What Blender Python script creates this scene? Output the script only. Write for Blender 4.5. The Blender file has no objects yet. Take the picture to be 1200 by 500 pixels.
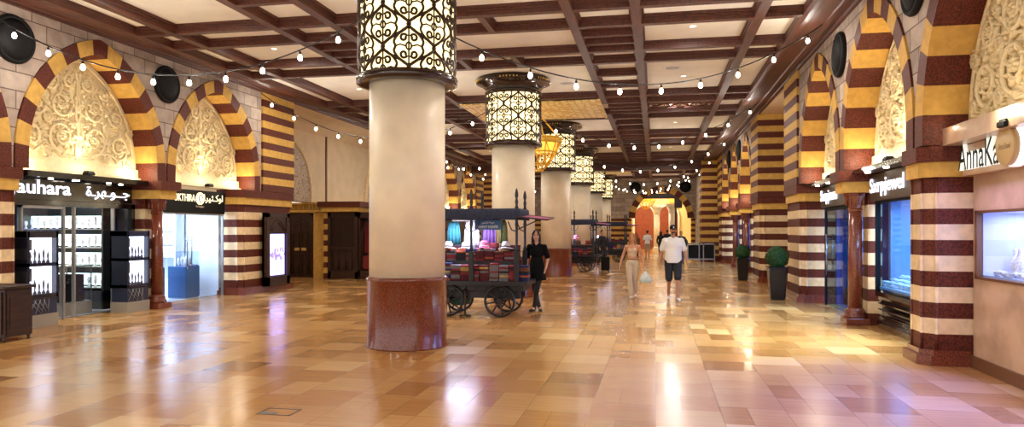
import bpy, bmesh, math, random
from mathutils import Vector, Matrix
random.seed(7)
PI = math.pi
sc = bpy.context.scene
COL = sc.collection

# ------------------------------------------------------------------ materials
def lin(c):
    c = c / 255.0
    return c / 12.92 if c <= 0.04045 else ((c + 0.055) / 1.055) ** 2.4
def rgb(r, g, b): return (lin(r), lin(g), lin(b), 1.0)
MATS = {}
def mat(name, col, rough=0.5, metal=0.0, noise=0.0, nscale=8.0, bump=0.0, bscale=30.0, emis=None, estr=0.0, coat=0.0, detail=3.0, spec=0.5, col2=None, dark=None):
    if name in MATS: return MATS[name]
    m = bpy.data.materials.new(name); m.use_nodes = True
    nt = m.node_tree; b = nt.nodes['Principled BSDF']
    b.inputs['Base Color'].default_value = col
    b.inputs['Roughness'].default_value = rough
    b.inputs['Metallic'].default_value = metal
    b.inputs['Specular IOR Level'].default_value = spec
    if coat: b.inputs['Coat Weight'].default_value = coat; b.inputs['Coat Roughness'].default_value = 0.08
    if emis: b.inputs['Emission Color'].default_value = emis; b.inputs['Emission Strength'].default_value = estr
    if noise or col2:
        g = nt.nodes.new('ShaderNodeNewGeometry')
        n = nt.nodes.new('ShaderNodeTexNoise'); n.inputs['Scale'].default_value = nscale; n.inputs['Detail'].default_value = detail
        nt.links.new(g.outputs['Position'], n.inputs['Vector'])
        cr = nt.nodes.new('ShaderNodeValToRGB')
        c2 = col2 or tuple(x * (1 - noise) for x in col[:3]) + (1,)
        c1 = col if col2 else tuple(min(1, x * (1 + noise * .6)) for x in col[:3]) + (1,)
        cr.color_ramp.elements[0].color = c2; cr.color_ramp.elements[1].color = c1
        cr.color_ramp.elements[0].position = .38; cr.color_ramp.elements[1].position = .62
        nt.links.new(n.outputs['Fac'], cr.inputs['Fac']); nt.links.new(cr.outputs['Color'], b.inputs['Base Color'])
    if bump:
        g = nt.nodes.new('ShaderNodeNewGeometry')
        n = nt.nodes.new('ShaderNodeTexNoise'); n.inputs['Scale'].default_value = bscale
        nt.links.new(g.outputs['Position'], n.inputs['Vector'])
        bp = nt.nodes.new('ShaderNodeBump'); bp.inputs['Strength'].default_value = bump; bp.inputs['Distance'].default_value = 0.02
        nt.links.new(n.outputs['Fac'], bp.inputs['Height']); nt.links.new(bp.outputs['Normal'], b.inputs['Normal'])
    MATS[name] = m
    return m

def glass(name, tint=(0.92, 0.96, 1.0, 1), refl=0.12):
    if name in MATS: return MATS[name]
    m = bpy.data.materials.new(name); m.use_nodes = True; nt = m.node_tree
    nt.nodes.remove(nt.nodes['Principled BSDF'])
    t = nt.nodes.new('ShaderNodeBsdfTransparent'); t.inputs[0].default_value = tint
    g = nt.nodes.new('ShaderNodeBsdfGlossy'); g.inputs['Roughness'].default_value = 0.03
    lw = nt.nodes.new('ShaderNodeLayerWeight'); lw.inputs['Blend'].default_value = .5
    pw = nt.nodes.new('ShaderNodeMath'); pw.operation = 'POWER'; pw.inputs[1].default_value = 4.0; nt.links.new(lw.outputs['Facing'], pw.inputs[0])
    ml = nt.nodes.new('ShaderNodeMath'); ml.operation = 'MULTIPLY'; ml.inputs[1].default_value = .55; nt.links.new(pw.outputs[0], ml.inputs[0])
    mx = nt.nodes.new('ShaderNodeMixShader')
    ad = nt.nodes.new('ShaderNodeMath'); ad.operation = 'ADD'; ad.inputs[1].default_value = refl * .3
    nt.links.new(ml.outputs[0], ad.inputs[0]); nt.links.new(ad.outputs[0], mx.inputs[0])
    nt.links.new(t.outputs[0], mx.inputs[1]); nt.links.new(g.outputs[0], mx.inputs[2])
    nt.links.new(mx.outputs[0], nt.nodes['Material Output'].inputs['Surface'])
    MATS[name] = m
    return m

def nn(nt, t, **kw):
    n = nt.nodes.new(t)
    for k, v in kw.items(): setattr(n, k, v)
    return n
def mth(nt, op, a, b=None):
    n = nt.nodes.new('ShaderNodeMath'); n.operation = op
    for i, x in enumerate((a, b)):
        if x is None: continue
        if isinstance(x, (int, float)): n.inputs[i].default_value = x
        else: nt.links.new(x, n.inputs[i])
    return n.outputs[0]

def floor_material():
    m = bpy.data.materials.new('marble_floor'); m.use_nodes = True; nt = m.node_tree; b = nt.nodes['Principled BSDF']
    g = nn(nt, 'ShaderNodeNewGeometry'); s = nn(nt, 'ShaderNodeSeparateXYZ'); nt.links.new(g.outputs['Position'], s.inputs[0])
    x, y = s.outputs[0], s.outputs[1]
    rx = mth(nt, 'DIVIDE', x, 0.6); row = mth(nt, 'FLOOR', rx); fx = mth(nt, 'FRACT', rx)
    wn = nn(nt, 'ShaderNodeTexWhiteNoise', noise_dimensions='1D'); nt.links.new(row, wn.inputs['W'])
    off = wn.outputs['Value']
    ln = mth(nt, 'ADD', mth(nt, 'MULTIPLY', wn.outputs['Color'], 0.0), 0.62)
    ry = mth(nt, 'ADD', mth(nt, 'DIVIDE', y, ln), mth(nt, 'MULTIPLY', off, 3.0)); col = mth(nt, 'FLOOR', ry); fy = mth(nt, 'FRACT', ry)
    cv = nn(nt, 'ShaderNodeCombineXYZ'); nt.links.new(row, cv.inputs[0]); nt.links.new(col, cv.inputs[1])
    w2 = nn(nt, 'ShaderNodeTexWhiteNoise', noise_dimensions='2D'); nt.links.new(cv.outputs[0], w2.inputs['Vector'])
    # some tiles are split in two pieces across or along
    split = mth(nt, 'GREATER_THAN', w2.outputs['Value'], 0.62)
    hx = mth(nt, 'MULTIPLY', mth(nt, 'GREATER_THAN', fx, 0.42), split)
    cv2 = nn(nt, 'ShaderNodeCombineXYZ'); nt.links.new(row, cv2.inputs[0]); nt.links.new(col, cv2.inputs[1]); nt.links.new(hx, cv2.inputs[2])
    w3 = nn(nt, 'ShaderNodeTexWhiteNoise', noise_dimensions='3D'); nt.links.new(cv2.outputs[0], w3.inputs['Vector'])
    cr = nn(nt, 'ShaderNodeValToRGB'); e = cr.color_ramp.elements
    e[0].position = 0.0; e[0].color = rgb(146, 98, 52); e[1].position = 1.0; e[1].color = rgb(202, 164, 108)
    for p, c in ((.08, rgb(168, 118, 64)), (.45, rgb(178, 130, 74)), (.9, rgb(188, 142, 84))):
        q = e.new(p); q.color = c
    nt.links.new(w3.outputs['Value'], cr.inputs['Fac'])
    # grain
    mp = nn(nt, 'ShaderNodeMapping'); mp.inputs['Scale'].default_value = (1.2, 14, 1); nt.links.new(g.outputs['Position'], mp.inputs['Vector'])
    no = nn(nt, 'ShaderNodeTexNoise'); no.inputs['Scale'].default_value = 1.6; no.inputs['Detail'].default_value = 5; nt.links.new(mp.outputs[0], no.inputs['Vector'])
    gm = mth(nt, 'ADD', mth(nt, 'MULTIPLY', no.outputs['Fac'], 0.5), 0.75)
    # joints
    ex = mth(nt, 'MINIMUM', fx, mth(nt, 'SUBTRACT', 1.0, fx)); ey = mth(nt, 'MINIMUM', fy, mth(nt, 'SUBTRACT', 1.0, fy))
    sp = mth(nt, 'ADD', mth(nt, 'ABSOLUTE', mth(nt, 'SUBTRACT', fx, 0.42)), mth(nt, 'SUBTRACT', 1.0, split))
    ed = mth(nt, 'MINIMUM', mth(nt, 'MINIMUM', ex, ey), sp)
    jt = mth(nt, 'MINIMUM', mth(nt, 'MULTIPLY', ed, 110.0), 1.0)
    jm = mth(nt, 'ADD', mth(nt, 'MULTIPLY', jt, 0.45), 0.55)
    mul = mth(nt, 'MULTIPLY', gm, jm)
    mx = nn(nt, 'ShaderNodeMix', data_type='RGBA', blend_type='MULTIPLY'); mx.inputs[0].default_value = 1.0
    nt.links.new(cr.outputs['Color'], mx.inputs[6])
    cc = nn(nt, 'ShaderNodeCombineColor')
    for i in range(3): nt.links.new(mul, cc.inputs[i])
    nt.links.new(cc.outputs[0], mx.inputs[7]); nt.links.new(mx.outputs[2], b.inputs['Base Color'])
    n2 = nn(nt, 'ShaderNodeTexNoise'); n2.inputs['Scale'].default_value = 3.0; nt.links.new(g.outputs['Position'], n2.inputs['Vector'])
    rv = mth(nt, 'ADD', mth(nt, 'MULTIPLY', w3.outputs['Value'], 0.10), mth(nt, 'ADD', mth(nt, 'MULTIPLY', n2.outputs['Fac'], 0.10), 0.10))
    nt.links.new(rv, b.inputs['Roughness'])
    b.inputs['Specular IOR Level'].default_value = 0.6
    bp = nn(nt, 'ShaderNodeBump'); bp.inputs['Strength'].default_value = 0.12; bp.inputs['Distance'].default_value = 0.003
    hh = mth(nt, 'ADD', jt, mth(nt, 'MULTIPLY', n2.outputs['Fac'], 0.8)); nt.links.new(hh, bp.inputs['Height'])
    nt.links.new(bp.outputs['Normal'], b.inputs['Normal'])
    return m

def stone_material():
    # pinkish grey ashlar on walls lying along Y (or X for the end wall)
    m = bpy.data.materials.new('ashlar_stone'); m.use_nodes = True; nt = m.node_tree; b = nt.nodes['Principled BSDF']
    g = nn(nt, 'ShaderNodeNewGeometry'); s = nn(nt, 'ShaderNodeSeparateXYZ'); nt.links.new(g.outputs['Position'], s.inputs[0])
    c = nn(nt, 'ShaderNodeCombineXYZ'); nt.links.new(mth(nt, 'ADD', s.outputs[0], s.outputs[1]), c.inputs[0]); nt.links.new(s.outputs[2], c.inputs[1])
    br = nn(nt, 'ShaderNodeTexBrick'); nt.links.new(c.outputs[0], br.inputs['Vector'])
    br.inputs['Scale'].default_value = 1.0; br.inputs['Brick Width'].default_value = 0.62; br.inputs['Row Height'].default_value = 0.31
    br.inputs['Mortar Size'].default_value = 0.011; br.inputs['Mortar Smooth'].default_value = .3
    br.inputs['Color1'].default_value = rgb(184, 166, 150); br.inputs['Color2'].default_value = rgb(152, 134, 120); br.inputs['Mortar'].default_value = rgb(108, 88, 76)
    no = nn(nt, 'ShaderNodeTexNoise'); no.inputs['Scale'].default_value = 4; no.inputs['Detail'].default_value = 6; nt.links.new(g.outputs['Position'], no.inputs['Vector'])
    mx = nn(nt, 'ShaderNodeMix', data_type='RGBA', blend_type='OVERLAY'); mx.inputs[0].default_value = 0.5
    nt.links.new(br.outputs['Color'], mx.inputs[6]); nt.links.new(no.outputs['Fac'], mx.inputs[7]); nt.links.new(mx.outputs[2], b.inputs['Base Color'])
    b.inputs['Roughness'].default_value = 0.75
    bp = nn(nt, 'ShaderNodeBump'); bp.inputs['Strength'].default_value = 0.6; bp.inputs['Distance'].default_value = 0.02
    nt.links.new(mth(nt, 'SUBTRACT', mth(nt, 'MULTIPLY', no.outputs['Fac'], .3), br.outputs['Fac']), bp.inputs['Height']); nt.links.new(bp.outputs['Normal'], b.inputs['Normal'])
    return m

def wood_material(name, c1, c2, rough=0.35, scale=(14, 1.5, 14)):
    m = bpy.data.materials.new(name); m.use_nodes = True; nt = m.node_tree; b = nt.nodes['Principled BSDF']
    tc = nn(nt, 'ShaderNodeTexCoord'); mp = nn(nt, 'ShaderNodeMapping'); mp.inputs['Scale'].default_value = scale
    nt.links.new(tc.outputs['Object'], mp.inputs['Vector'])
    no = nn(nt, 'ShaderNodeTexNoise'); no.inputs['Scale'].default_value = 1.5; no.inputs['Detail'].default_value = 4; nt.links.new(mp.outputs[0], no.inputs['Vector'])
    cr = nn(nt, 'ShaderNodeValToRGB'); cr.color_ramp.elements[0].color = c1; cr.color_ramp.elements[1].color = c2
    cr.color_ramp.elements[0].position = .35; cr.color_ramp.elements[1].position = .65
    nt.links.new(no.outputs['Fac'], cr.inputs['Fac']); nt.links.new(cr.outputs['Color'], b.inputs['Base Color'])
    b.inputs['Roughness'].default_value = rough
    MATS[name] = m
    return m

def lattice_material(name, c1, c2, scale, rough=.6, metal=0.0):
    # girih-like fretwork, figure from a voronoi edge net
    m = bpy.data.materials.new(name); m.use_nodes = True; nt = m.node_tree; b = nt.nodes['Principled BSDF']
    g = nn(nt, 'ShaderNodeNewGeometry')
    v = nn(nt, 'ShaderNodeTexVoronoi', feature='DISTANCE_TO_EDGE'); v.inputs['Scale'].default_value = scale; v.inputs['Randomness'].default_value = .35
    nt.links.new(g.outputs['Position'], v.inputs['Vector'])
    cr = nn(nt, 'ShaderNodeValToRGB'); cr.color_ramp.interpolation = 'CONSTANT'
    cr.color_ramp.elements[0].color = c1; cr.color_ramp.elements[1].color = c2; cr.color_ramp.elements[1].position = .12
    nt.links.new(v.outputs['Distance'], cr.inputs['Fac']); nt.links.new(cr.outputs['Color'], b.inputs['Base Color'])
    b.inputs['Roughness'].default_value = rough; b.inputs['Metallic'].default_value = metal
    bp = nn(nt, 'ShaderNodeBump'); bp.inputs['Strength'].default_value = .8; bp.inputs['Distance'].default_value = .02
    nt.links.new(v.outputs['Distance'], bp.inputs['Height']); nt.links.new(bp.outputs['Normal'], b.inputs['Normal'])
    MATS[name] = m
    return m

M_FLOOR = floor_material(); M_STONE = stone_material()
M_WOOD = wood_material('ceiling_wood', rgb(62, 28, 17), rgb(92, 44, 28), .5)
M_DWOOD = wood_material('dark_carved_wood', rgb(34, 18, 12), rgb(62, 34, 20), .4)
M_PLAST = mat('cream_plaster', rgb(236, 230, 216), .8, noise=.04, nscale=2)
M_CWALL = mat('cream_wall', rgb(228, 204, 166), .75, noise=.05, nscale=2)
M_COLUMN = mat('cream_column', rgb(240, 224, 194), .42, noise=.07, nscale=2.2, coat=.15)
M_GRAN = mat('red_granite', rgb(138, 66, 42), .18, col2=rgb(78, 34, 22), nscale=70, detail=4, coat=.4)
M_BROWN = mat('brown_stone', rgb(108, 48, 30), .55, col2=rgb(68, 28, 18), nscale=45, detail=3, spec=.25)
M_OCHRE = mat('ochre_stone', rgb(210, 166, 84), .65, noise=.1, nscale=9, spec=.2)
M_CREAMS = mat('cream_stone', rgb(232, 204, 158), .3, noise=.1, nscale=9, coat=.2)
M_CARVE = mat('carved_cream', rgb(226, 206, 160), .5, noise=.08, nscale=12, bump=.3, bscale=40)
M_BLACK = mat('black_gloss', rgb(16, 14, 15), .15, coat=.5)
M_BLACKM = mat('black_matt', rgb(14, 13, 13), .7, spec=.25)
M_IRON = mat('dark_iron', rgb(56, 36, 22), .45, metal=.3)
M_CAP = mat('bronze_capital', rgb(44, 24, 16), .2, metal=.2, coat=.6)
M_GOLD = mat('gold', rgb(246, 204, 84), .3, metal=.55)
M_GOLDP = lattice_material('gold_panel', rgb(222, 182, 86), rgb(252, 234, 160), 5.0, .45, .05)
M_GIRIH = lattice_material('girih_panel', rgb(196, 176, 150), rgb(120, 98, 80), 14.0)
M_SHADE = mat('lit_shade', rgb(250, 235, 190), .6, emis=rgb(255, 228, 165), estr=1.55)
M_BULB = mat('bulb_glow', rgb(255, 250, 240), .4, emis=rgb(255, 238, 210), estr=14.0)
M_CABLE = mat('cable', rgb(24, 20, 20), .6)
M_STEEL = mat('steel', rgb(150, 150, 155), .25, metal=.9)
M_TAN = mat('beige_stone', rgb(206, 172, 140), .35, col2=rgb(182, 148, 118), nscale=3, coat=.2)
M_BASEB = mat('brown_baseboard', rgb(110, 72, 44), .35)
M_GLASS = glass('clear_glass')
M_BGLASS = glass('blue_glass', (0.55, 0.78, 0.98, 1), .25)
M_WHITE = mat('white_paint', rgb(235, 238, 245), .5)
M_BWALL = mat('blue_shop_wall', rgb(52, 98, 168), .5)
M_HWALL = mat('hazy_blue_wall', rgb(128, 158, 200), .5)
M_WSIGN = mat('lit_white_letter', rgb(250, 250, 255), .4, emis=rgb(240, 240, 255), estr=1.3)
M_YSIGN = mat('lit_cream_letter', rgb(250, 240, 210), .4, emis=rgb(255, 236, 180), estr=1.2)
M_LSIDE = mat('letter_side_glow', rgb(240, 245, 240), .4, emis=rgb(235, 245, 235), estr=.55)
M_JWHITE = mat('jewellery_stand', rgb(240, 240, 245), .35, noise=.25, nscale=40)

# ------------------------------------------------------------------ mesh builder
class MB:
    def __init__(self): self.v = []; self.f = []; self.m = []; self.sm = []
    def add(self, vs, fs, mi=0, smooth=False):
        o = len(self.v); self.v += [tuple(p) for p in vs]
        for f in fs: self.f.append(tuple(i + o for i in f)); self.m.append(mi); self.sm.append(smooth)
    def box(self, x0, y0, z0, x1, y1, z1, mi=0, M=None):
        vs = [Vector((x, y, z)) for z in (z0, z1) for y in (y0, y1) for x in (x0, x1)]
        if M is not None: vs = [M @ p for p in vs]
        self.add(vs, [(0, 2, 3, 1), (4, 5, 7, 6), (0, 1, 5, 4), (2, 6, 7, 3), (0, 4, 6, 2), (1, 3, 7, 5)], mi); return self
    def bbox(self, x0, y0, z0, x1, y1, z1, r=.01, mi=0):
        # box with chamfered vertical and top edges
        P = [(x0 + r, y0), (x1 - r, y0), (x1, y0 + r), (x1, y1 - r), (x1 - r, y1), (x0 + r, y1), (x0, y1 - r), (x0, y0 + r)]
        cx, cy = (x0 + x1) / 2, (y0 + y1) / 2
        def sh(k): return [(px + (k if px < cx else -k), py + (k if py < cy else -k)) for px, py in P]
        R = [[(p[0], p[1], z0 + r) for p in P], [(p[0], p[1], z1 - r) for p in P]]
        R.insert(0, [(p[0], p[1], z0) for p in sh(r * .7)]); R.append([(p[0], p[1], z1) for p in sh(r * .7)])
        self.rings(R, mi, cap=True); return self
    def rings(self, R, mi=0, cap=True, smooth=False, closed=True):
        n = len(R[0]); vs = [p for r in R for p in r]; fs = []
        for i in range(len(R) - 1):
            for j in range(n if closed else n - 1):
                a = i * n + j; b = i * n + (j + 1) % n
                fs.append((a, b, b + n, a + n))
        self.add(vs, fs, mi, smooth)
        if cap:
            self.add(R[0], [tuple(range(n))[::-1]], mi); self.add(R[-1], [tuple(range(n))], mi)
        return self
    def prism(self, poly, z0, z1, mi=0):
        return self.rings([[(p[0], p[1], z0) for p in poly], [(p[0], p[1], z1) for p in poly]], mi)
    def lathe(self, prof, cx=0, cy=0, n=32, mi=0, smooth=True, cap=True):
        R = [[(cx + r * math.cos(2 * PI * k / n), cy + r * math.sin(2 * PI * k / n), z) for k in range(n)] for r, z in prof]
        return self.rings(R, mi, cap, smooth)
    def tube(self, pts, r, n=6, mi=0, closed=False, cap=True):
        pts = [Vector(p) for p in pts]; N = len(pts)
        if N < 2: return self
        rr = r if isinstance(r, (list, tuple)) else [r] * N
        R = []; prev = None
        for i in range(N):
            if closed: t = pts[(i + 1) % N] - pts[i - 1]
            else: t = pts[min(i + 1, N - 1)] - pts[max(i - 1, 0)]
            if t.length < 1e-9: t = Vector((0, 0, 1))
            t.normalize()
            if prev is None:
                a = Vector((0, 0, 1)) if abs(t.z) < .9 else Vector((1, 0, 0)); prev = (a - t * a.dot(t)).normalized()
            else:
                q = prev - t * prev.dot(t)
                prev = q.normalized() if q.length > 1e-6 else prev
            b = t.cross(prev)
            R.append([tuple(pts[i] + (prev * math.cos(2 * PI * k / n) + b * math.sin(2 * PI * k / n)) * rr[i]) for k in range(n)])
        if closed: R.append(R[0])
        return self.rings(R, mi, cap and not closed, True)
    def ell(self, c, r, mi=0, nu=12, nv=8, M=None):
        R = []
        for i in range(nv + 1):
            a = -PI / 2 + PI * i / nv; a = max(min(a, PI / 2 - .02), -PI / 2 + .02)
            ring = []
            for j in range(nu):
                t = 2 * PI * j / nu
                p = Vector((r[0] * math.cos(a) * math.cos(t), r[1] * math.cos(a) * math.sin(t), r[2] * math.sin(a)))
                if M is not None: p = M @ p
                ring.append((c[0] + p.x, c[1] + p.y, c[2] + p.z))
            R.append(ring)
        return self.rings(R, mi, True, True)
    def map(self, fn): self.v = [tuple(fn(*p)) for p in self.v]; return self
    def mesh(self, name, mats):
        me = bpy.data.meshes.new(name); me.from_pydata(self.v, [], self.f)
        for m in (mats if isinstance(mats, (list, tuple)) else [mats]): me.materials.append(m)
        me.polygons.foreach_set('material_index', self.m); me.polygons.foreach_set('use_smooth', self.sm)
        bm = bmesh.new(); bm.from_mesh(me); bmesh.ops.remove_doubles(bm, verts=bm.verts, dist=1e-5)
        bmesh.ops.recalc_face_normals(bm, faces=bm.faces); bm.to_mesh(me); bm.free(); me.update()
        return me
    def build(self, name, mats, parent=None):
        return link(name, self.mesh(name, mats), parent)

def link(name, data, parent=None):
    o = bpy.data.objects.new(name, data); COL.objects.link(o)
    if parent is not None: o.parent = parent
    return o
def tag(o, label, cat, group=None, kind=None):
    if label: o['label'] = label
    if cat: o['category'] = cat
    if group: o['group'] = group
    if kind: o['kind'] = kind
    return o
def thing(name, label, cat, loc=(0, 0, 0), rz=0, group=None):
    o = bpy.data.objects.new(name, None); COL.objects.link(o); o.empty_display_size = .1
    o.location = loc; o.rotation_euler = (0, 0, rz)
    return tag(o, label, cat, group)
def struct(o, label=None):
    o['kind'] = 'structure'
    if label: o['label'] = label
    return o
def copy_tree(o, parent=None):
    c = o.copy(); COL.objects.link(c)
    c.parent = parent
    for ch in list(o.children): copy_tree(ch, c)
    return c
def shift(mb, loc):
    mb.v = [(p[0] - loc[0], p[1] - loc[1], p[2] - loc[2]) for p in mb.v]; return mb

def text_mesh(body, w, h, ext=.02, bold=.0):
    cu = bpy.data.curves.new('lettering', 'FONT'); cu.body = body; cu.size = 1; cu.extrude = 0; cu.offset = bold; cu.resolution_u = 3
    o = bpy.data.objects.new('lettering', cu); COL.objects.link(o)
    bpy.context.view_layer.update()
    dg = bpy.context.evaluated_depsgraph_get(); me = bpy.data.meshes.new_from_object(o.evaluated_get(dg))
    bpy.data.objects.remove(o)
    xs = [v.co.x for v in me.vertices]; ys = [v.co.y for v in me.vertices]
    if not xs: return me
    sx = w / (max(xs) - min(xs)); sy = h / (max(ys) - min(ys)); x0, y0 = min(xs), min(ys)
    bm = bmesh.new(); bm.from_mesh(me)
    r = bmesh.ops.extrude_face_region(bm, geom=bm.faces[:])
    for e in r['geom']:
        if isinstance(e, bmesh.types.BMVert): e.co.z += ext / 1.0
    for v in bm.verts: v.co = Vector(((v.co.x - x0) * sx, (v.co.y - y0) * sy, v.co.z))
    bmesh.ops.recalc_face_normals(bm, faces=bm.faces)
    bm.to_mesh(me); bm.free()
    me.materials.clear()
    return me
def lettering(body, w, h, m, parent, loc, side, ext=.03, bold=.0, mface=None):
    # side: 'L' faces +X, 'R' faces -X, 'S' faces -Y ; loc is the lower-left corner as read
    me = text_mesh(body, w, h, ext, bold); me.materials.append(m)
    if mface is not None:
        me.materials.append(mface)
        for p in me.polygons:
            if p.normal.z > .9 and p.center.z > ext * .5: p.material_index = 1
    o = link('lettering', me, parent)
    rot = {'L': Matrix(((0, 0, 1), (1, 0, 0), (0, 1, 0))), 'R': Matrix(((0, 0, -1), (-1, 0, 0), (0, 1, 0))), 'S': Matrix(((1, 0, 0), (0, 0, -1), (0, 1, 0)))}[side]
    o.matrix_local = Matrix.Translation(loc) @ rot.to_4x4()
    return o

# ------------------------------------------------------------------ camera
TH = math.atan(168 / 843)
cam = bpy.data.cameras.new('camera'); co = bpy.data.objects.new('camera', cam); COL.objects.link(co)
co.location = (0, 0, 1.70); co.rotation_euler = (PI / 2, 0, TH)
cam.sensor_width = 36; cam.lens = 843 / 1200 * 36; cam.shift_y = 19 / 1200
cam.clip_end = 200; sc.camera = co

XL, XR = -10.5, 3.3
CX = -3.59
COLY = [10.11 + 8.09 * n for n in range(-1, 6)]       # the first stands behind the camera's field
def FX(side, w): return XL + w if side == 'L' else XR - w
EXPO = 0.46
# ------------------------------------------------------------------ setting
struct(MB().box(-18, -3, -.1, 11, 66, 0).build('floor', M_FLOOR), 'polished floor of ochre and tan marble tiles')
struct(MB().box(XL - 4, -3, 5.57, XR + 4, 54, 5.72).build('ceiling', M_PLAST), 'cream plaster ceiling between wooden beams')

trim_n = [0]
def trim(mb, m=None, label=None):
    trim_n[0] += 1
    return struct(mb.build('trim_%d' % trim_n[0], m or M_WOOD), label)
ZB, ZC = 5.40, 5.57
def beam_x(y, x0, x1, w=.15, zb=ZB):
    b = MB(); b.box(x0, y - w / 2, zb, x1, y + w / 2, zb + .07); b.box(x0, y - w / 2 - .02, zb + .07, x1, y + w / 2 + .02, zb + .12); b.box(x0, y - w / 2 - .045, zb + .12, x1, y + w / 2 + .045, ZC + .01)
    return b
def beam_y(x, y0, y1, w=.17, zb=ZB - .004):
    b = MB(); b.box(x - w / 2, y0, zb, x + w / 2, y1, zb + .07); b.box(x - w / 2 - .02, y0, zb + .07, x + w / 2 + .02, y1, zb + .12); b.box(x - w / 2 - .045, y0, zb + .12, x + w / 2 + .045, y1, ZC + .01)
    return b
XI0, XI1 = -9.72, 2.5
tys = []
for c in COLY + [COLY[-1] + 8.09]:
    for d in (-3.1, -2.05, 2.05, 3.1):
        y = c + d
        if 0 < y < 53.5 and not 39.6 < y < 42: tys.append(y)
for y in tys: trim(beam_x(y, XI0, XI1), label='dark wood ceiling beam running across the hall')
for x in (-.33, 1.78, -6.87, -8.98): trim(beam_y(x, 0, 53.5), label='dark wood ceiling beam running along the hall')
GOLDY = [(20.5, 23.7), (44.8, 48.0)]
for x in (-1.46, -5.74):
    for a, b_ in ((0, 21.2), (23.1, 45.5), (47.3, 53.5)): trim(beam_y(x, a, b_), label='dark wood ceiling beam beside the columns')
for c in COLY:
    for d in (-2.575, 2.575):
        if c + d < 1: continue
        for x in (-3.0, -4.2): trim(beam_y(x, c + d - .5, c + d + .5, .12), label='short wooden rib between two ceiling beams')
    for d in (-.7, .7):
        for xa, xb in ((-1.4, -.4), (-6.8, -5.8)):
            if c + d > 1: trim(beam_x(c + d, xa, xb, .12), label='short wooden rib between two ceiling beams')
    for d in (3.75, 4.35):
        if 1 < c + d < 53:
            for xa, xb in ((-1.4, -.4), (-6.8, -5.8)): trim(beam_x(c + d, xa, xb, .1), label='short wooden rib between two ceiling beams')
# big crossing beam
b = MB(); b.box(XL - .3, 40.6, 5.05, XR + .3, 41.2, ZC); b.box(XL - .3, 40.5, 5.0, XR + .3, 41.3, 5.09); b.box(XL - .3, 40.5, 5.45, XR + .3, 41.3, 5.53); trim(b, label='deep dark beam crossing the hall')
# crown along both walls
for side in 'LR':
    prof = [(.80, 5.64), (.80, 5.41), (.74, 5.375), (.66, 5.375), (.62, 5.42), (.50, 5.42), (.48, 5.45), (.30, 5.45), (.28, 5.42), (.22, 5.42), (.2, 5.46), (.08, 5.47), (.06, 5.43), (-.02, 5.43), (-.02, 5.64)]
    R = [[(FX(side, w), y, z) for w, z in prof] for y in (0, 53.9)]
    trim(MB().rings(R, 0, True), label='stepped dark wood crown along the %s wall' % ('left' if side == 'L' else 'right'))
# gold ceiling panels
for i, (a, b_) in enumerate(GOLDY):
    m = MB(); m.box(-5.62, a, 5.365, -1.58, b_, 5.396); m.box(-5.66, a - .05, 5.35, -5.58, b_ + .05, 5.40); m.box(-1.62, a - .05, 5.35, -1.54, b_ + .05, 5.40)
    t = tag(m.build('gold_ceiling_panel', M_GOLDP), ['patterned gold panel in the ceiling above the gold lantern', 'patterned gold panel in the ceiling near the far archway'][i], 'ceiling panel')
# lattice fret strips in the ceiling on the right
for i, (xa, xb) in enumerate(((-.2, 1.65), (-8.85, -7.0))):
    m = MB(); m.box(xa, 21.75, 5.42, xb, 21.8, 5.46); m.box(xa, 22.5, 5.42, xb, 22.55, 5.46)
    for k in range(4):
        x0 = xa + (xb - xa) * k / 4; x1 = xa + (xb - xa) * (k + 1) / 4
        m.tube([(x0, 21.78, 5.44), (x1, 22.52, 5.44)], .025, 4); m.tube([(x0, 22.52, 5.44), (x1, 21.78, 5.44)], .025, 4)
        m.tube([(x0, 21.78, 5.44), (x0, 22.52, 5.44)], .02, 4)
    m.box(xa, 21.78, 5.44, xa + .03, 22.52, 5.62); m.box(xb - .03, 21.78, 5.44, xb, 22.52, 5.62)
    tag(m.build('ceiling_fretwork', M_WOOD), ['open wooden fretwork strip under the ceiling right of the gold panel', 'open wooden fretwork strip under the ceiling left of the gold panel'][i], 'fretwork')

# pointed arch profile
ROUT, RIN, AC, ZS, ZF = 2.41, 2.14, .53, 3.0, 2.75
def arch_pts(R, n=10):
    # half profile from foot to apex: (du, z), du>=0
    hw = R - AC; amax = math.acos(AC / R)
    P = [(hw, ZF), (hw, ZS)]
    for k in range(1, n + 1):
        a = amax * k / n; P.append((R * math.cos(a) - AC, ZS + R * math.sin(a)))
    return P
def arch_outline(c, R, n=10):
    P = arch_pts(R, n)
    return [(c - du, z) for du, z in P] + [(c + du, z) for du, z in P[::-1][1:]]

WTOP = 5.55
def wall_segment(side, y0, y1, arches, name, label):
    m = MB(); T = .3
    def q(a, b, za, zb):      # solid strip of wall, straight sides, sloping bottom
        for w0, w1 in ((0, -T),):
            vs = [(FX(side, w), u, z) for w in (w0, w1) for u, z in ((a, za), (b, zb), (b, WTOP), (a, WTOP))]
            m.add(vs, [(0, 1, 2, 3), (4, 7, 6, 5), (0, 4, 5, 1), (3, 2, 6, 7)])
    y = y0
    for c in arches:
        O = arch_outline(c, ROUT + .012)
        a, b_ = O[0][0], O[-1][0]
        if a > y: q(y, a, ZF, ZF)
        for (u0, z0), (u1, z1) in zip(O[1:-1], O[2:-1]): q(u0, u1, z0, z1)
        y = b_
    if y1 > y: q(y, y1, ZF, ZF)
    return struct(m.build(name, M_STONE), label)
ARCH = {'L': [([8.2, 12.03, 15.85], 3, 17.85), ([36.0, 39.8], 33.9, 41.7)], 'R': [([4.37, 8.2, 12.03, 15.85], 2, 17.85), ([28.0, 31.83, 35.66], 26.1, 37.6)]}
ARCH['L'][0] = ([8.2, 12.03, 15.85], 3, 17.85)
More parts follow.
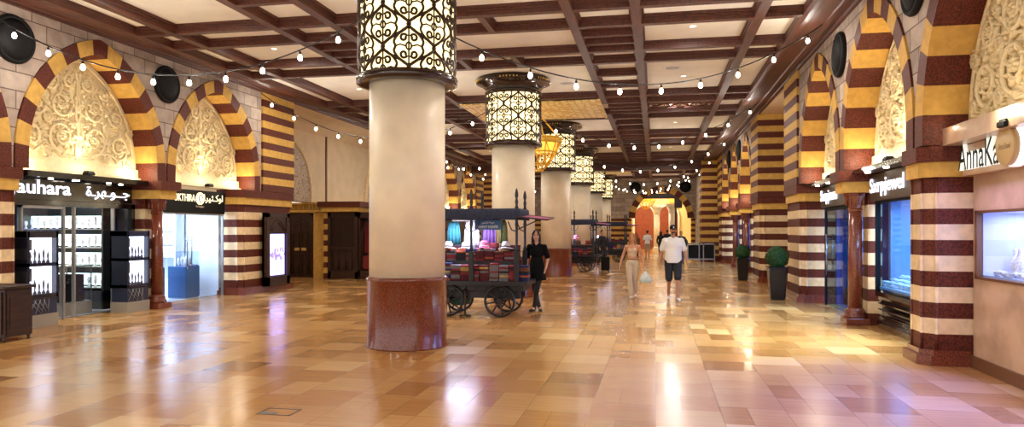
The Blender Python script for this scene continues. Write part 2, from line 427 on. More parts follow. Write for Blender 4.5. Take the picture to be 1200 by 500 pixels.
wall_segment('L', 3, 17.83, ARCH['L'][0][0], 'wall_left', 'pinkish grey block wall on the left above the shop arches')
wall_segment('R', 2, 17.83, ARCH['R'][0][0], 'wall_right', 'pinkish grey block wall on the right above the shop arches')
wall_segment('L', 33.92, 41.68, ARCH['L'][1][0], 'wall_far_left', 'block wall on the left beyond the gallery')
wall_segment('R', 26.12, 37.58, ARCH['R'][1][0], 'wall_far_right', 'block wall on the right beyond the recess')

# relief of vine scrolls shared by all tympana (local x = along, z = up, y = out)
def carving_mesh():
    m = MB()
    def spiral(cx, cz, r, turn, start, s):
        pts = []; rr = []
        N = 26
        for k in range(N + 1):
            t = k / N; a = start + turn * 2 * PI * t * 1.55; rad = r * (1 - .82 * t)
            pts.append((cx + s * rad * math.cos(a), .012, cz + rad * math.sin(a))); rr.append(.040 * (1 - .4 * t))
        m.tube([(a, .03, b) for a, _, b in pts], [q * .8 for q in rr], 6)
        for k in range(6):      # rosette
            a = k * PI / 3; M = Matrix.Rotation(-a, 3, 'Y')
            m.ell((cx + s * .055 * math.cos(a) * r / .3, .02, cz + .055 * math.sin(a) * r / .3), (.05 * r / .3, .06, .032 * r / .3), 0, 6, 4)
        for k in range(16):      # leaves round the scroll
            a = start + k * 2 * PI / 16 + .3; q = r * (1.08 if k % 2 else .62)
            M = Matrix.Rotation(-a - .6, 3, 'Y')
            m.ell((cx + s * q * math.cos(a), .012, cz + q * math.sin(a)), (.07 * r / .3, .05, .026 * r / .3), 0, 6, 4, M)
    S = [(.40, .47, .31), (1.06, .40, .27), (.42, 1.08, .26), (.98, .98, .20), (.24, 1.56, .15), (.66, 1.42, .12), (1.36, .74, .10), (.72, .78, .09), (.73, .16, .10), (1.38, .16, .09)]
    for cx, cz, r in S:
        for s in (-1, 1): spiral(s * cx, cz, r, 1, -PI / 2 if cz < .7 else PI, s)
    for s in (-1, 1):       # stems
        m.tube([(s * .03 + s * .02 * math.sin(k * .9), .015, .05 + k * .11) for k in range(17)], .03, 5)
        m.tube([(s * .05, .01, .1), (s * .4, .01, .1), (s * .75, .01, .32), (s * 1.06, .01, .1), (s * 1.4, .01, .3)], .026, 5)
        m.tube([(s * .05, .01, .75), (s * .35, .01, .8), (s * .7, .01, 1.02), (s * .98, .01, 1.2)], .026, 5)
    for k in range(7): m.ell((0, .02, .25 + k * .26), (.07 - .006 * k, .03, .10 - .006 * k), 0, 8, 5)
    rnd = random.Random(3)
    for k in range(260):
        z = rnd.uniform(.06, 1.75); hw = math.sqrt(max(.01, 2.0 ** 2 - z ** 2)) - AC - .08
        x = rnd.uniform(-hw, hw) if hw > .05 else 0; M = Matrix.Rotation(rnd.uniform(0, PI), 3, 'Y')
        m.ell((x, .004, z), (.055, .04, .024), 0, 6, 4, M)
    return m.mesh('carving', M_CARVE)
CARV = carving_mesh()
def tympanum_mesh():
    m = MB(); O = [(du, z) for du, z in arch_outline(0, RIN + .02, 12)]
    n = len(O)
    O = [(u, z) for u, z in O if z >= 2.84 or True]
    m.rings([[(u, 0, z - ZS) for u, z in O], [(u, -.06, z - ZS) for u, z in O]], 0, True)
    # raised border moulding following the arch, and the flat band at the foot
    I = arch_outline(0, RIN - .10, 12)
    m.tube([(u, .02, z - ZS) for u, z in I[1:-1]], .028, 6)
    m.box(-1.6, -.02, -.20, 1.6, .07, -.02); m.box(-1.6, -.02, -.25, 1.6, .14, -.20)
    return m.mesh('tympanum', M_CARVE)
TYMP = tympanum_mesh()
def vouss_mesh():
    m = MB(); N = 17; sub = 4
    # parameter along profile by arc length
    def sample(R, n=N * sub):   # even steps up the jamb and round the curve
        P = []; hw = R - AC; amax = math.acos(AC / R); Lv = ZS - ZF; La = amax * 2.3
        Lh = Lv + La
        for k in range(n + 1):
            s = k / n * 2 * Lh; sg = -1
            if s > Lh: s = 2 * Lh - s; sg = 1
            if s < Lv: P.append((sg * hw, ZF + s))
            else:
                a = (s - Lv) / La * amax; P.append((sg * (R * math.cos(a) - AC), ZS + R * math.sin(a)))
        return P
    A, B = sample(ROUT), sample(RIN)
    for i in range(N):
        for k in range(i * sub, (i + 1) * sub):
            (a0, z0), (a1, z1) = A[k], A[k + 1]; (b0, y0), (b1, y1) = B[k], B[k + 1]
            w0, w1 = .03, -.5
            vs = [(a0, w0, z0), (a1, w0, z1), (b1, w0, y1), (b0, w0, y0), (a0, w1, z0), (a1, w1, z1), (b1, w1, y1), (b0, w1, y0)]
            m.add(vs, [(0, 1, 2, 3), (3, 2, 6, 7), (0, 4, 5, 1), (4, 7, 6, 5)], i % 2)
    vs_end = None
    return m.mesh('voussoirs', [M_BROWN, M_OCHRE])
VOUS = vouss_mesh()
ARCHLAB = {}
def arch_thing(side, c, label):
    # root at the sill; local +y points to the hall, local x along the wall
    rz = -PI / 2 if side == 'L' else PI / 2
    t = thing('pointed_arch', label, 'arch', (FX(side, 0), c, 0), rz)
    link('voussoirs', VOUS, t)
    ty = link('tympanum', TYMP, t); ty.location = (0, -.5, ZS)
    cv = link('carving', CARV, ty); cv.location = (0, .005, .0)
    m = MB(); m.bbox(-.09, -.30, 2.75, .09, -.16, 2.81, .01); m.box(-.07, -.28, 2.81, .07, -.18, 2.83)
    link('uplight', m.mesh('uplight', M_BLACKM), t)
    return t
names = {('L', 8.2): 'pointed striped arch with carved panel on the left, outside the picture edge', ('L', 12.03): 'pointed striped arch with carved cream panel above the left shop with white letters',
         ('L', 15.85): 'pointed striped arch with carved cream panel above the bright white shop on the left', ('L', 36.0): 'striped arch with glowing soffit on the left, seen just right of the nearest column',
         ('L', 39.8): 'narrow looking carved arch panel on the far left wall, above the nearest cart roof',
         ('R', 4.37): 'pointed striped arch right of the round gold sign, outside the picture', ('R', 8.2): 'pointed striped arch with large carved panel at the right edge, above the dark lettered sign',
         ('R', 12.03): 'tall pointed striped arch above the blue jewellery window on the right', ('R', 15.85): 'pointed striped arch above the blue glass door on the right',
         ('R', 28.0): 'first glowing arch beyond the striped recess on the right wall', ('R', 31.83): 'second glowing arch beyond the striped recess on the right wall', ('R', 35.66): 'farthest glowing arch on the right wall'}
for side in 'LR':
    for arcs, a, b_ in ARCH[side]:
        for c in arcs: arch_thing(side, c, names[(side, c)])

# ------------------------------------------------------------------ piers
def courses(m, poly, z0, z1, n, first=0, mats=(0, 1)):
    for k in range(n):
        m.prism(poly, z0 + (z1 - z0) * k / n, z0 + (z1 - z0) * (k + 1) / n, mats[(k + first) % 2])
def ppoly(side, u0, u1, wf, wb, ch):
    P = [(wb, u0), (wf - ch, u0), (wf, u0 + ch), (wf, u1 - ch), (wf - ch, u1), (wb, u1)] if ch > 0 else [(wb, u0), (wf, u0), (wf, u1), (wb, u1)]
    return [(FX(side, w), u) for w, u in P]
def grow(poly, cx, cy, k):
    out = []
    for x, y in poly: out.append((x + (k if x > cx else -k), y + (k if y > cy else -k)))
    return out
def big_pier(side, u0, u1, label, wf=-.04, wb=-.6, ch=.13, upper=None, ridge=True):
    loc = (FX(side, (wf + wb) / 2), (u0 + u1) / 2, 0)
    t = thing('striped_pier', label, 'pier', loc)
    P = ppoly(side, u0, u1, wf, wb, ch); cx, cy = loc[0], loc[1]
    m = MB(); courses(m, P, .19, 2.36, 11)
    if ridge:       # half-round ribs on the chamfer edges
        for w, u in ((wf - ch, u0), (wf, u0 + ch), (wf, u1 - ch)):
            for k in range(11):
                z = .19 + 2.17 * k / 11
                m.lathe([(.022, z), (.022, z + 2.17 / 11)], FX(side, w), u, 8, k % 2)
    shift(m, loc).build('shaft', [M_BROWN, M_CREAMS], t)
    m = MB(); m.prism(grow(P, cx, cy, .09), 0, .12); m.prism(grow(P, cx, cy, .05), .12, .19)
    shift(m, loc).build('plinth', M_GRAN, t)
    m = MB(); m.prism(grow(P, cx, cy, .06), 2.36, 2.55, 1); m.prism(grow(P, cx, cy, .10), 2.55, 2.742, 0)
    shift(m, loc).build('capital', [M_BROWN, M_OCHRE], t)
    if upper:
        a, b_, w = upper
        m = MB(); courses(m, ppoly(side, a, b_, w, wb, 0), 2.75, 5.44, 14, 0)
        shift(m, loc).build('upper_shaft', [M_BROWN, M_OCHRE], t)
    return t
big_pier('L', 9.8, 10.3, 'striped pier at the left picture edge behind the dark wooden cabinet')
big_pier('R', 9.92, 10.52, 'wide brown and cream striped pier beside the lit jewellery window on the right')
big_pier('L', 16.95, 19.55, 'wide striped pier on the left carrying the digital screen', upper=(17.85, 19.55, .05))
big_pier('R', 17.8, 19.55, 'striped octagonal pier behind the nearest potted topiary ball', upper=(17.85, 19.55, .05))
big_pier('R', 24.4, 26.1, 'large striped pier between the two potted topiary balls', wf=-.04, wb=-2.6, upper=(24.4, 26.1, .05))
big_pier('R', 37.6, 39.75, 'narrow striped pier far down the right wall', upper=(37.6, 39.75, .05))
big_pier('L', 41.7, 43.4, 'far striped pier on the left seen above the nearest cart roof', upper=(41.7, 43.4, .05))
big_pier('L', 33.35, 34.1, 'striped pier where the left gallery ends, hidden by the nearest column', upper=(33.35, 33.9, .05))
big_pier('L', 46.5, 48.5, 'far transverse striped pier on the left', wb=-3.5, upper=(46.5, 48.5, .05))
# block that narrows the hall on the right
t = thing('striped_pier', 'tall striped wall block facing the hall, right of the far archway', 'pier', (2.9, 41, 0))
m = MB(); courses(m, [(2.45, 40), (5, 40), (5, 42), (2.45, 42)], .0, 5.42, 26); shift(m, (2.9, 41, 0)).build('shaft', [M_BROWN, M_OCHRE], t)
m = MB(); m.box(2.38, 39.93, 0, 5, 42.07, .3); m.box(2.39, 39.94, 2.55, 5, 42.06, 2.72); shift(m, (2.9, 41, 0)).build('plinth', M_BROWN, t)

def colonnette(side, c, label):
    x = FX(side, -.10 if side == 'L' else -.24); loc = (x, c, 0)
    t = thing('granite_colonnette', label, 'colonnette', loc)
    m = MB(); m.lathe([(.125, .28), (.118, 1.2), (.11, 2.05)], 0, 0, 20); m.build('shaft', M_GRAN, t)
    m = MB(); m.bbox(-.2, -.22, 0, .2, .22, .12, .01); m.lathe([(.19, .12), (.19, .17), (.155, .2), (.17, .23), (.14, .28), (.125, .30)], 0, 0, 20); m.build('base', M_GRAN, t)
    m = MB(); m.lathe([(.115, 2.03), (.135, 2.06), (.115, 2.09), (.13, 2.16), (.19, 2.30), (.2, 2.36)], 0, 0, 8, 0, False)
    for k in range(8):
        a = k * PI / 4; m.ell((.155 * math.cos(a), .155 * math.sin(a), 2.22), (.03, .03, .09), 0, 6, 5)
    m.build('capital', M_GRAN, t)
    sg = 1 if side == 'L' else -1
    m = MB()
    for k in range(11):
        z = .0 + 2.36 * k / 11; xa, xb = sorted((-sg * (.52 if side == 'L' else .40), -sg * .17)); m.box(xa, -.17, z, xb, .17, z + 2.36 / 11, k % 2)
    m.build('striped_pilaster', [M_BROWN, M_CREAMS], t)
    m = MB(); xa, xb = sorted((-sg * (.50 if side == 'L' else .36), sg * .28)); m.box(xa, -.26, 2.36, xb, .26, 2.55, 1)
    xa, xb = sorted((-sg * (.50 if side == 'L' else .36), sg * .36)); m.box(xa, -.32, 2.55, xb, .32, 2.742, 0); m.build('impost', [M_BROWN, M_OCHRE], t)
    return t
colonnette('L', 13.8, 'red granite colonnette between the two left shops')
colonnette('R', 13.95, 'red granite colonnette between the two blue shops on the right')
colonnette('R', 29.9, 'nearer granite colonnette behind the far topiary ball'); colonnette('R', 33.75, 'farther granite colonnette on the right wall')
colonnette('L', 37.9, 'granite colonnette on the far left wall'); 

# ------------------------------------------------------------------ wall discs
def disc(loc, rz, label):
    t = thing('wall_disc', label, 'wall disc', loc, rz)
    # axis along local +y
    def lat(prof, mname):
        m = MB(); m.lathe(prof, 0, 0, 36); m.map(lambda x, y, z: (x, z, y)); return m
    lat([(.40, 0), (.41, .04), (.39, .075), (.355, .085), (.34, .06)], 'rim').build('rim', M_BLACKM, t)
    lat([(.345, .03), (.345, .055), (.25, .11), (.12, .14), (.01, .15)], 'dome').build('dome', M_BLACKM, t)
    return t
for y, s in ((10.12, 'at the left picture edge'), (13.95, 'between the two left arches')): disc((XL, y, 4.87), -PI / 2, 'round black disc on the left stone wall, ' + s)
for y, s in ((10.12, 'above the near striped pier'), (13.95, 'between the two near arches'), (29.9, 'between the first far arches'), (33.75, 'between the farthest arches')): disc((XR, y, 4.87), PI / 2, 'round black disc on the right stone wall, ' + s)
disc((-1.45, 53.98, 4.83), PI, 'round black disc on the end wall, left of the far archway')
disc((2.15, 53.98, 4.83), PI, 'round black disc on the end wall, right of the far archway')

# ------------------------------------------------------------------ end wall with archway
EY = 54.0; AXC = .42
def end_wall():
    m = MB(); T = .8; Ro, Ri = 2.35, 1.9; zc = 2.56
    n = 24
    O = [(AXC - Ro * math.cos(PI * k / n), zc + Ro * math.sin(PI * k / n)) for k in range(n + 1)]
    def q(a, za, b_, zb, zt):
        vs = [(x, y, z) for y in (EY, EY + T) for x, z in ((a, za), (b_, zb), (b_, zt), (a, zt))]
        m.add(vs, [(0, 1, 2, 3), (4, 7, 6, 5), (0, 4, 5, 1), (3, 2, 6, 7)])
    q(-14, 2.55, AXC - Ro, 2.55, 5.62)
    for (a, za), (b_, zb) in zip(O[:-1], O[1:]): q(a, za, b_, zb, 5.62)
    q(AXC + Ro, 2.55, 8, 2.55, 5.62)
    struct(m.build('wall_end', M_STONE), 'far end wall of pale stone blocks above the archway')
    m = MB()
    for xa, xb in ((-14, AXC - Ri - .25), (AXC + Ri + .25, 8)):
        for k in range(13): m.box(xa, EY - .06, k * .195, xb, EY + T, (k + 1) * .195, k % 2)
    struct(m.build('wall_end_lower', [M_BROWN, M_OCHRE]), 'striped lower part of the far end wall')
    t = thing('round_archway', 'round striped archway in the far end wall framing the golden room', 'archway', (AXC, EY, 0))
    m = MB(); N = 15
    for i in range(N):
        for k in range(3):
            a0 = PI * (i + k / 3) / N; a1 = PI * (i + (k + 1) / 3) / N
            vs = []
            for w in (-.1, T):
                for a, R in ((a0, Ro - .015), (a1, Ro - .015), (a1, Ri), (a0, Ri)): vs.append((-R * math.cos(a), w, zc + R * math.sin(a)))
            m.add(vs, [(0, 1, 2, 3), (3, 2, 6, 7), (0, 4, 5, 1), (4, 7, 6, 5)], i % 2)
    m.build('voussoirs', [M_BROWN, M_OCHRE], t)
    m = MB()
    m.box(-1.35, .15, 4.0, 1.35, .5, 4.38); m.box(.95, .1, 3.3, 1.5, .5, 4.1); m.box(.98, .12, 0, 1.12, .4, 3.4)
    m.build('dark_header', M_DWOOD, t)
end_wall()
# golden room beyond
struct(MB().box(-6, 64, 0, 7, 64.2, 7).build('wall_golden_room', mat('golden_room_wall', rgb(240, 222, 178), .6)), 'warm cream back wall of the golden room')
struct(MB().box(-6, 54.8, 6.2, 7, 64.2, 6.3).build('ceiling_golden_room', MATS['golden_room_wall']))
struct(MB().box(-4.2, 54.8, 0, -4, 64, 6.2).build('wall_golden_room_left', MATS['golden_room_wall'])); struct(MB().box(4.6, 54.8, 0, 4.8, 64, 6.2).build('wall_golden_room_right', MATS['golden_room_wall']))
def white_column(x, y, label):
    t = thing('white_column', label, 'column', (x, y, 0))
    m = MB(); m.lathe([(.24, .3), (.23, 3.0)], 0, 0, 18); m.build('shaft', M_WHITE, t)
    m = MB(); m.box(-.35, -.35, 0, .35, .35, .15); m.lathe([(.32, .15), (.26, .3)], 0, 0, 18); m.build('base', M_WHITE, t)
    m = MB(); m.lathe([(.24, 3.0), (.27, 3.1), (.25, 3.15), (.42, 3.5)], 0, 0, 18); m.box(-.45, -.45, 3.5, .45, .45, 3.7); m.build('capital', M_WHITE, t)
white_column(.12, 60, 'white column left of centre in the golden room beyond the archway'); white_column(1.25, 57, 'white column right of centre in the golden room, above the walking man')
def red_door(x, label, w=.85):
    t = thing('red_arched_panel', label, 'panel', (x, 63.8, 0))
    P = [(-w, 0)] + [(-w * math.cos(PI * k / 12), 2.9 + w * 1.1 * math.sin(PI * k / 12)) for k in range(13)] + [(w, 0)]
    m = MB(); m.rings([[(a, 0, z) for a, z in P], [(a, .15, z) for a, z in P]], 0, True); m.build('panel', mat('terracotta_panel', rgb(128, 56, 34), .6, noise=.2, nscale=6), t)
    m = MB(); m.tube([(a * 1.05, -.03, z) for a, z in P], .09, 6); m.build('surround', M_WHITE, t)
red_door(-.95, 'terracotta arched panel behind the white shirted passer-by'); red_door(1.1, 'terracotta arched panel between the two white columns')
def gold_chandelier(x, y, z, s, label):
    t = thing('gold_chandelier', label, 'chandelier', (x, y, z))
    m = MB(); m.lathe([(s * .95, .12), (s, .1), (s, -.06), (s * .95, -.08)], 0, 0, 24, 0, True, False)
    for k in range(12):
        a = k * PI / 6; m.ell((s * 1.02 * math.cos(a), s * 1.02 * math.sin(a), .02), (.05, .05, .08), 0, 6, 4)
    m.build('ring', M_GOLD, t)
    m = MB()
    for k in range(12):
        a = k * PI / 6
        m.tube([(s * math.cos(a), s * math.sin(a), -.05), (s * .85 * math.cos(a), s * .85 * math.sin(a), -.35), (s * .5 * math.cos(a + .2), s * .5 * math.sin(a + .2), -.7), (s * .2 * math.cos(a + .3), s * .2 * math.sin(a + .3), -.92)], .02, 5)
        m.tube([(s * math.cos(a), s * math.sin(a), -.05), (s * .85 * math.cos(a + .25), s * .85 * math.sin(a + .25), -.35), (s * .5 * math.cos(a), s * .5 * math.sin(a), -.7)], .015, 5)
    for q, r in ((-.35, .85), (-.7, .5), (-.92, .22)): m.tube([(s * r * math.cos(2 * PI * k / 24), s * r * math.sin(2 * PI * k / 24), q) for k in range(24)], .022, 5, 0, True)
    m.build('lattice_bowl', M_GOLD, t)
    m = MB()
    for k in range(4):
        a = k * PI / 2 + .4; m.tube([(s * math.cos(a), s * math.sin(a), .1), (s * .35 * math.cos(a), s * .35 * math.sin(a), .62), (0, 0, .85)], .025, 5)
    m.lathe([(.05, .8), (.12, .86), (.05, .95)], 0, 0, 12); m.tube([(0, 0, .9), (0, 0, max(1.0, (5.6 if y < 54 else 6.2) - z))], .018, 6)
    m.build('suspension', M_GOLD, t)
    m = MB(); m.lathe([(s * .8, -.3), (s * .86, -.05), (s * .86, .05)], 0, 0, 24); m.build('lit_bowl', mat('gold_glow', rgb(250, 210, 90), .5, emis=rgb(255, 206, 80), estr=.8), t)
gold_chandelier(CX, 22.15, 4.45, .70, 'ornate gold lantern hanging between the second and third columns')
gold_chandelier(-.75, 59, 4.3, .85, 'big gold chandelier in the golden room, left part of the far archway'); gold_chandelier(1.75, 61, 4.3, .7, 'smaller gold chandelier in the golden room, right part of the far archway')

# recess on the right, gallery on the left
struct(MB().box(8.0, 15, 0, 8.2, 30, 5.7).build('wall_right_recess', M_CWALL)); struct(MB().box(XR, 19.5, 5.45, 8.2, 24.5, 5.6).build('ceiling_right_recess', M_CWALL))
m = MB(); m.box(-12.3, 19.0, 2.66, -12.0, 33.2, 5.6); m.box(-14.2, 19.0, 0, -14.0, 33.2, 2.7); struct(m.build('wall_left_gallery', M_CWALL), 'smooth cream wall of the gallery behind the left crown')
m = MB(); m.rings([[(-10.6, y, 5.62), (-10.6, y, 5.50), (-11.2, y, 5.46), (-11.7, y, 5.34), (-12.0, y, 5.12), (-12.0, y, 5.62)] for y in (19.0, 33.2)], 0, True, False); struct(m.build('ceiling_left_gallery', M_CWALL))
trim(MB().box(-12.0, 24.8, 2.7, -11.96, 24.88, 5.2), M_BASEB, 'thin vertical strip on the cream gallery wall')
struct(MB().box(-16, 33.0, 0, -10.55, 33.2, 5.6).build('wall_gallery_end', M_CWALL)); struct(MB().box(-16, 18.9, 0, -11.25, 19.0, 5.6).build('wall_gallery_near', M_CWALL))
def girih_niche(c, label):
    t = thing('lattice_niche', label, 'niche', (-11.995, c, 0)); hw = 2.05
    def prof(k, d): return [(-(hw - d), 2.68)] + [(-(hw - d) + (hw - d) * (1 - math.cos(a)), 3.0 + (1.95 - d) * math.sin(a)) for a in [PI / 2 * i / 12 for i in range(13)]] + [((hw - d) - (hw - d) * (1 - math.cos(a)), 3.0 + (1.95 - d) * math.sin(a)) for a in [PI / 2 * i / 12 for i in range(12, -1, -1)]] + [((hw - d), 2.68)]
    P = prof(0, .2); m = MB(); m.rings([[(0.0, a, z) for a, z in P], [(.04, a, z) for a, z in P]], 0, True); m.build('girih_lattice', M_GIRIH, t)
    A, B = prof(0, 0), prof(0, .2); m = MB()
    for i in range(len(A) - 1):
        vs = [(w, a, z) for w in (0, .1) for a, z in (A[i], A[i + 1], B[i + 1], B[i])]
        m.add(vs, [(0, 1, 2, 3), (4, 7, 6, 5), (0, 4, 5, 1), (3, 2, 6, 7)])
    m.build('surround', M_CREAMS, t)
girih_niche(21.65, 'pale lattice arch on the cream gallery wall next to the striped pier'); girih_niche(30.4, 'pale lattice arch on the gallery wall, mostly behind the nearest column')
# low block with doors in the gallery
m = MB(); m.box(-14, 23.75, 2.3, -11.3, 33, 2.60); m.box(-14, 23.75, 0, -12.97, 33, 2.3); m.box(-11.92, 23.7, 0, -11.36, 33, 2.3); m.box(-14, 23.6, 2.60, -11.3, 33, 2.66)
struct(m.build('wall_gallery_block', M_OCHRE), 'ochre stone front around the carved wooden door')
m = MB(); m.box(-13.2, 23.62, 2.32, -11.4, 23.75, 2.40, 0)
for k in range(15): m.tube([(-13.1 + k * .115, 23.69, 2.40), (-13.1 + k * .115, 23.69, 2.6)], .028, 6)
trim(m, M_OCHRE, 'ochre ribbed frieze above the wooden door')
t = thing('door', None, None, (-12.45, 23.78, 0)); t.name = 'door_1'; struct(t, 'dark carved wooden double door with a pointed arch')
m = MB(); m.box(-.51, 0, 0, .51, .08, 2.28); m.box(-.51, -.03, 0, -.41, .1, 2.28); m.box(.41, -.03, 0, .51, .1, 2.28); m.box(-.51, -.03, 2.18, .51, .1, 2.28); m.box(-.012, -.02, 0, .012, .02, 2.2)
for s in (-1, 1):
    for r in (.36, .30): m.tube([(s * (r), -.01, .1), (s * r, -.01, 1.3)] + [(s * r * math.cos(a) ** .8, -.01, 1.3 + .75 * math.sin(a) * r / .36) for a in [PI / 2 * k / 8 for k in range(1, 8)]] + [(0, -.01, 1.3 + .75 * r / .36)], .014, 5)
    for z0, z1 in ((.15, .85), (1.15, 1.6)): m.tube([(s * .06, -.01, z0), (s * .25, -.01, z0), (s * .25, -.01, z1), (s * .06, -.01, z1)], .012, 4, 0, True)
    for i in range(3):
        for j in range(8): m.ell((s * (.09 + .07 * i), -.005, .2 + .085 * j), (.025, .012, .025), 0, 6, 4)
m.build('panel', M_DWOOD, t)
for s in (-1, 1): MB().bbox(s * .13 - .09, -.05, .95, s * .13 + .09, .0, 1.05, .008).build('handle_plate', mat('brass_plate', rgb(210, 180, 110), .3, metal=.5), t)['label'] = 'brass door plate'
# carved wood screens right of the door
def wood_screen(x0, x1, y, label):
    t = thing('carved_wood_screen', label, 'screen', ((x0 + x1) / 2, y, 0)); w = (x1 - x0) / 2
    m = MB(); m.box(-w, -.06, 0, -w + .1, .06, 2.3); m.box(w - .1, -.06, 0, w, .06, 2.3); m.box(-w, -.06, 0, w, .06, .25); m.box(-w, -.06, 2.15, w, .06, 2.3); m.box(-w, -.05, 1.02, w, .05, 1.1); m.build('frame', M_DWOOD, t)
    m = MB(); m.box(-w + .1, .0, .25, w - .1, .03, 2.15); m.build('backing', M_DWOOD, t)
    m = MB(); n = int(2 * w / .12)
    for i in range(n):
        for j in range(9):
            x = -w + .16 + i * .12; z = 1.16 + j * .11
            if x < w - .12: m.tube([(x - .05, -.015, z), (x, -.015, z + .05), (x + .05, -.015, z), (x, -.015, z - .05)], .009, 4, 0, True)
    for i in range(3):
        xa = -w + .16 + i * (2 * w - .32) / 3; xb = xa + (2 * w - .32) / 3 - .06; m.tube([(xa, -.01, .32), (xb, -.01, .32), (xb, -.01, .95), (xa, -.01, .95)], .014, 4, 0, True)
    m.build('turned_lattice', M_DWOOD, t)
wood_screen(-11.15, -10.05, 23.3, 'dark carved wooden screen just right of the ochre pilaster')
t2 = thing('arched_wood_kiosk', 'dark wooden kiosk front with a glowing red arched niche, left of the nearest column', 'kiosk', (-9.6, 23.3, 0))
m = MB(); m.box(-.42, 0, 0, .75, .5, .3); m.box(-.42, 0, 2.1, .75, .5, 2.3); m.box(-.42, 0, 0, -.38, .5, 2.3); m.box(.62, 0, 0, .75, .5, 2.3); m.box(-.42, .45, 0, .75, .5, 2.3)
for r in (0, .05): m.tube([(-.35 + r, -.02, .3), (-.35 + r, -.02, 1.4)] + [(-.35 + r + (.4 - r) * (1 - math.cos(a)), -.02, 1.4 + (.55 - r) * math.sin(a)) for a in [PI / 2 * k / 8 for k in range(1, 9)]] + [(.05 + (.4 - r) * math.sin(a), -.02, 1.4 + (.55 - r) * math.cos(a)) for a in [PI / 2 * k / 8 for k in range(1, 9)]] + [(.45 - r, -.02, .3)], .02, 5)
m.build('frame', M_DWOOD, t2)
MB().box(-.37, .35, .9, .6, .42, 1.95).build('niche_back', mat('red_niche', rgb(120, 24, 20), .5), t2)
MB().box(-.3, .02, .35, .5, .3, .8).build('red_chest', mat('red_leather', rgb(110, 30, 24), .4), t2)
m = MB()
for k in range(7): m.lathe([(.02, .85 + k * .13), (.035, .9 + k * .13), (.02, .95 + k * .13)], .5, .05, 8)
m.build('gold_balusters', M_GOLD, t2)
m = MB(); m.box(-11.25, 22.95, 2.32, -9.9, 33, 2.47, 1); m.box(-11.36, 22.85, 2.47, -9.8, 33, 2.66, 0); o = struct(m.build('trim_200', [M_BROWN, M_OCHRE]), 'brown and ochre stone cornice above the wooden screens')
m = MB()
for k in range(12): m.box(-11.34, 23.3, k * .19, -11.19, 23.68, (k + 1) * .19, k % 2)
tag(m.build('striped_strip', [M_BROWN, M_OCHRE]), 'thin striped pilaster between the carved door and the wooden screens', 'pilaster')
struct(MB().box(-8.7, 23.4, 0, -8.5, 33, 2.3).build('wall_gallery_kiosk_side', M_DWOOD))
# far walls beyond the big beam
struct(MB().box(2.85, 42.1, 0, 3.05, 54, 5.6).build('wall_right_end', M_STONE)); struct(MB().box(-10.7, 48.65, 0, -10.5, 54, 5.6).build('wall_left_end', M_STONE)); struct(MB().box(-15, 43.4, 0, -14.8, 46.5, 5.6).build('wall_left_far_recess', M_CWALL))
# ------------------------------------------------------------------ columns
def ironwork_mesh():
    m = MB(); R = .705; NP = 6; Z0, Z1 = 3.93, 5.15; NC = 2; ch = (Z1 - Z0) / NC
    def put(pts, r=.021):
        P = []
        for u, v in pts:
            a = u * 2 * PI / NP + .0; P.append((R * math.cos(a), R * math.sin(a), Z0 + v * ch))
        m.tube(P, r, 4)
    def clipput(pts, r):
        run = []
        for u, v in pts:
            if 0 <= v <= NC: run.append((u, v))
            else:
                if len(run) > 1: put(run, r)
                run = []
        if len(run) > 1: put(run, r)
    for p in range(NP):
        for s in (1, -1):
            for c in range(NC): put([(p + (.25 + .25 * math.cos(2 * PI * k / 18)) * s, c + k / 18) for k in range(19)], .021)
        for ox, oy in ((0, 0), (.5, .5), (0, 1), (.5, 1.5), (0, 2)):
            for s in (1, -1):
                # cusped inner leaf
                clipput([(p + ox + s * (.30 * math.cos(PI / 2 * t) ** .8 - .05 * math.exp(-(t / .16) ** 2)), oy + .44 * t) for t in [(-1 + k / 11) for k in range(23)]], .019)
                for q in (1, -1):
                    # C scrolls springing from the spine
                    pts = []
                    for k in range(17):
                        t = k / 16; a = -PI * .9 + t * 2 * PI * 1.05; r = 1 - .45 * t
                        pts.append((p + ox + s * (.095 + .068 * r * math.cos(a)), oy + q * (.19 - .085 * r * math.sin(a))))
                    clipput(pts, .018)
                clipput([(p + ox + s * .25, oy - .0), (p + ox + s * .16, oy + .035), (p + ox + s * .06, oy)], .012)
            clipput([(p + ox, oy - .42 + .84 * k / 12) for k in range(13)], .012)
            clipput([(p + ox + .05 * math.cos(2 * PI * k / 14), oy + .085 * math.sin(2 * PI * k / 14)) for k in range(15)], .013)
        for ox, oy in ((.5, 0), (0, .5), (.5, 1), (0, 1.5), (.5, 2)):      # rings on the crossings
            clipput([(p + ox + .032 * math.cos(2 * PI * k / 10), oy + .038 * math.sin(2 * PI * k / 10)) for k in range(11)], .014)
    for z in (Z0 - .02, Z1 + .01): m.lathe([(R - .01, z - .025), (R + .025, z - .025), (R + .025, z + .025), (R - .01, z + .025)], 0, 0, 40)
    return m.mesh('ironwork', M_IRON)
IRON = ironwork_mesh()
def lathe_mesh(name, prof, m_, n=48):
    return MB().lathe(prof, 0, 0, n).mesh(name, m_)
SHAFT = lathe_mesh('shaft', [(.555, 1.0), (.552, 3.86)], M_COLUMN, 64)
BASE = lathe_mesh('granite_base', [(.60, 0), (.60, .02), (.582, .05), (.582, .955), (.60, .97), (.60, 1.0), (.57, 1.02), (.555, 1.02)], M_GRAN, 64)
RIM = lathe_mesh('lamp_rim', [(.60, 3.81), (.70, 3.81), (.74, 3.83), (.745, 3.90), (.72, 3.94), (.60, 3.94)], M_CAP)
SHADE = MB().lathe([(.685, 3.93), (.685, 5.16)], 0, 0, 48, 0, True, False).mesh('lamp_shade', M_SHADE)
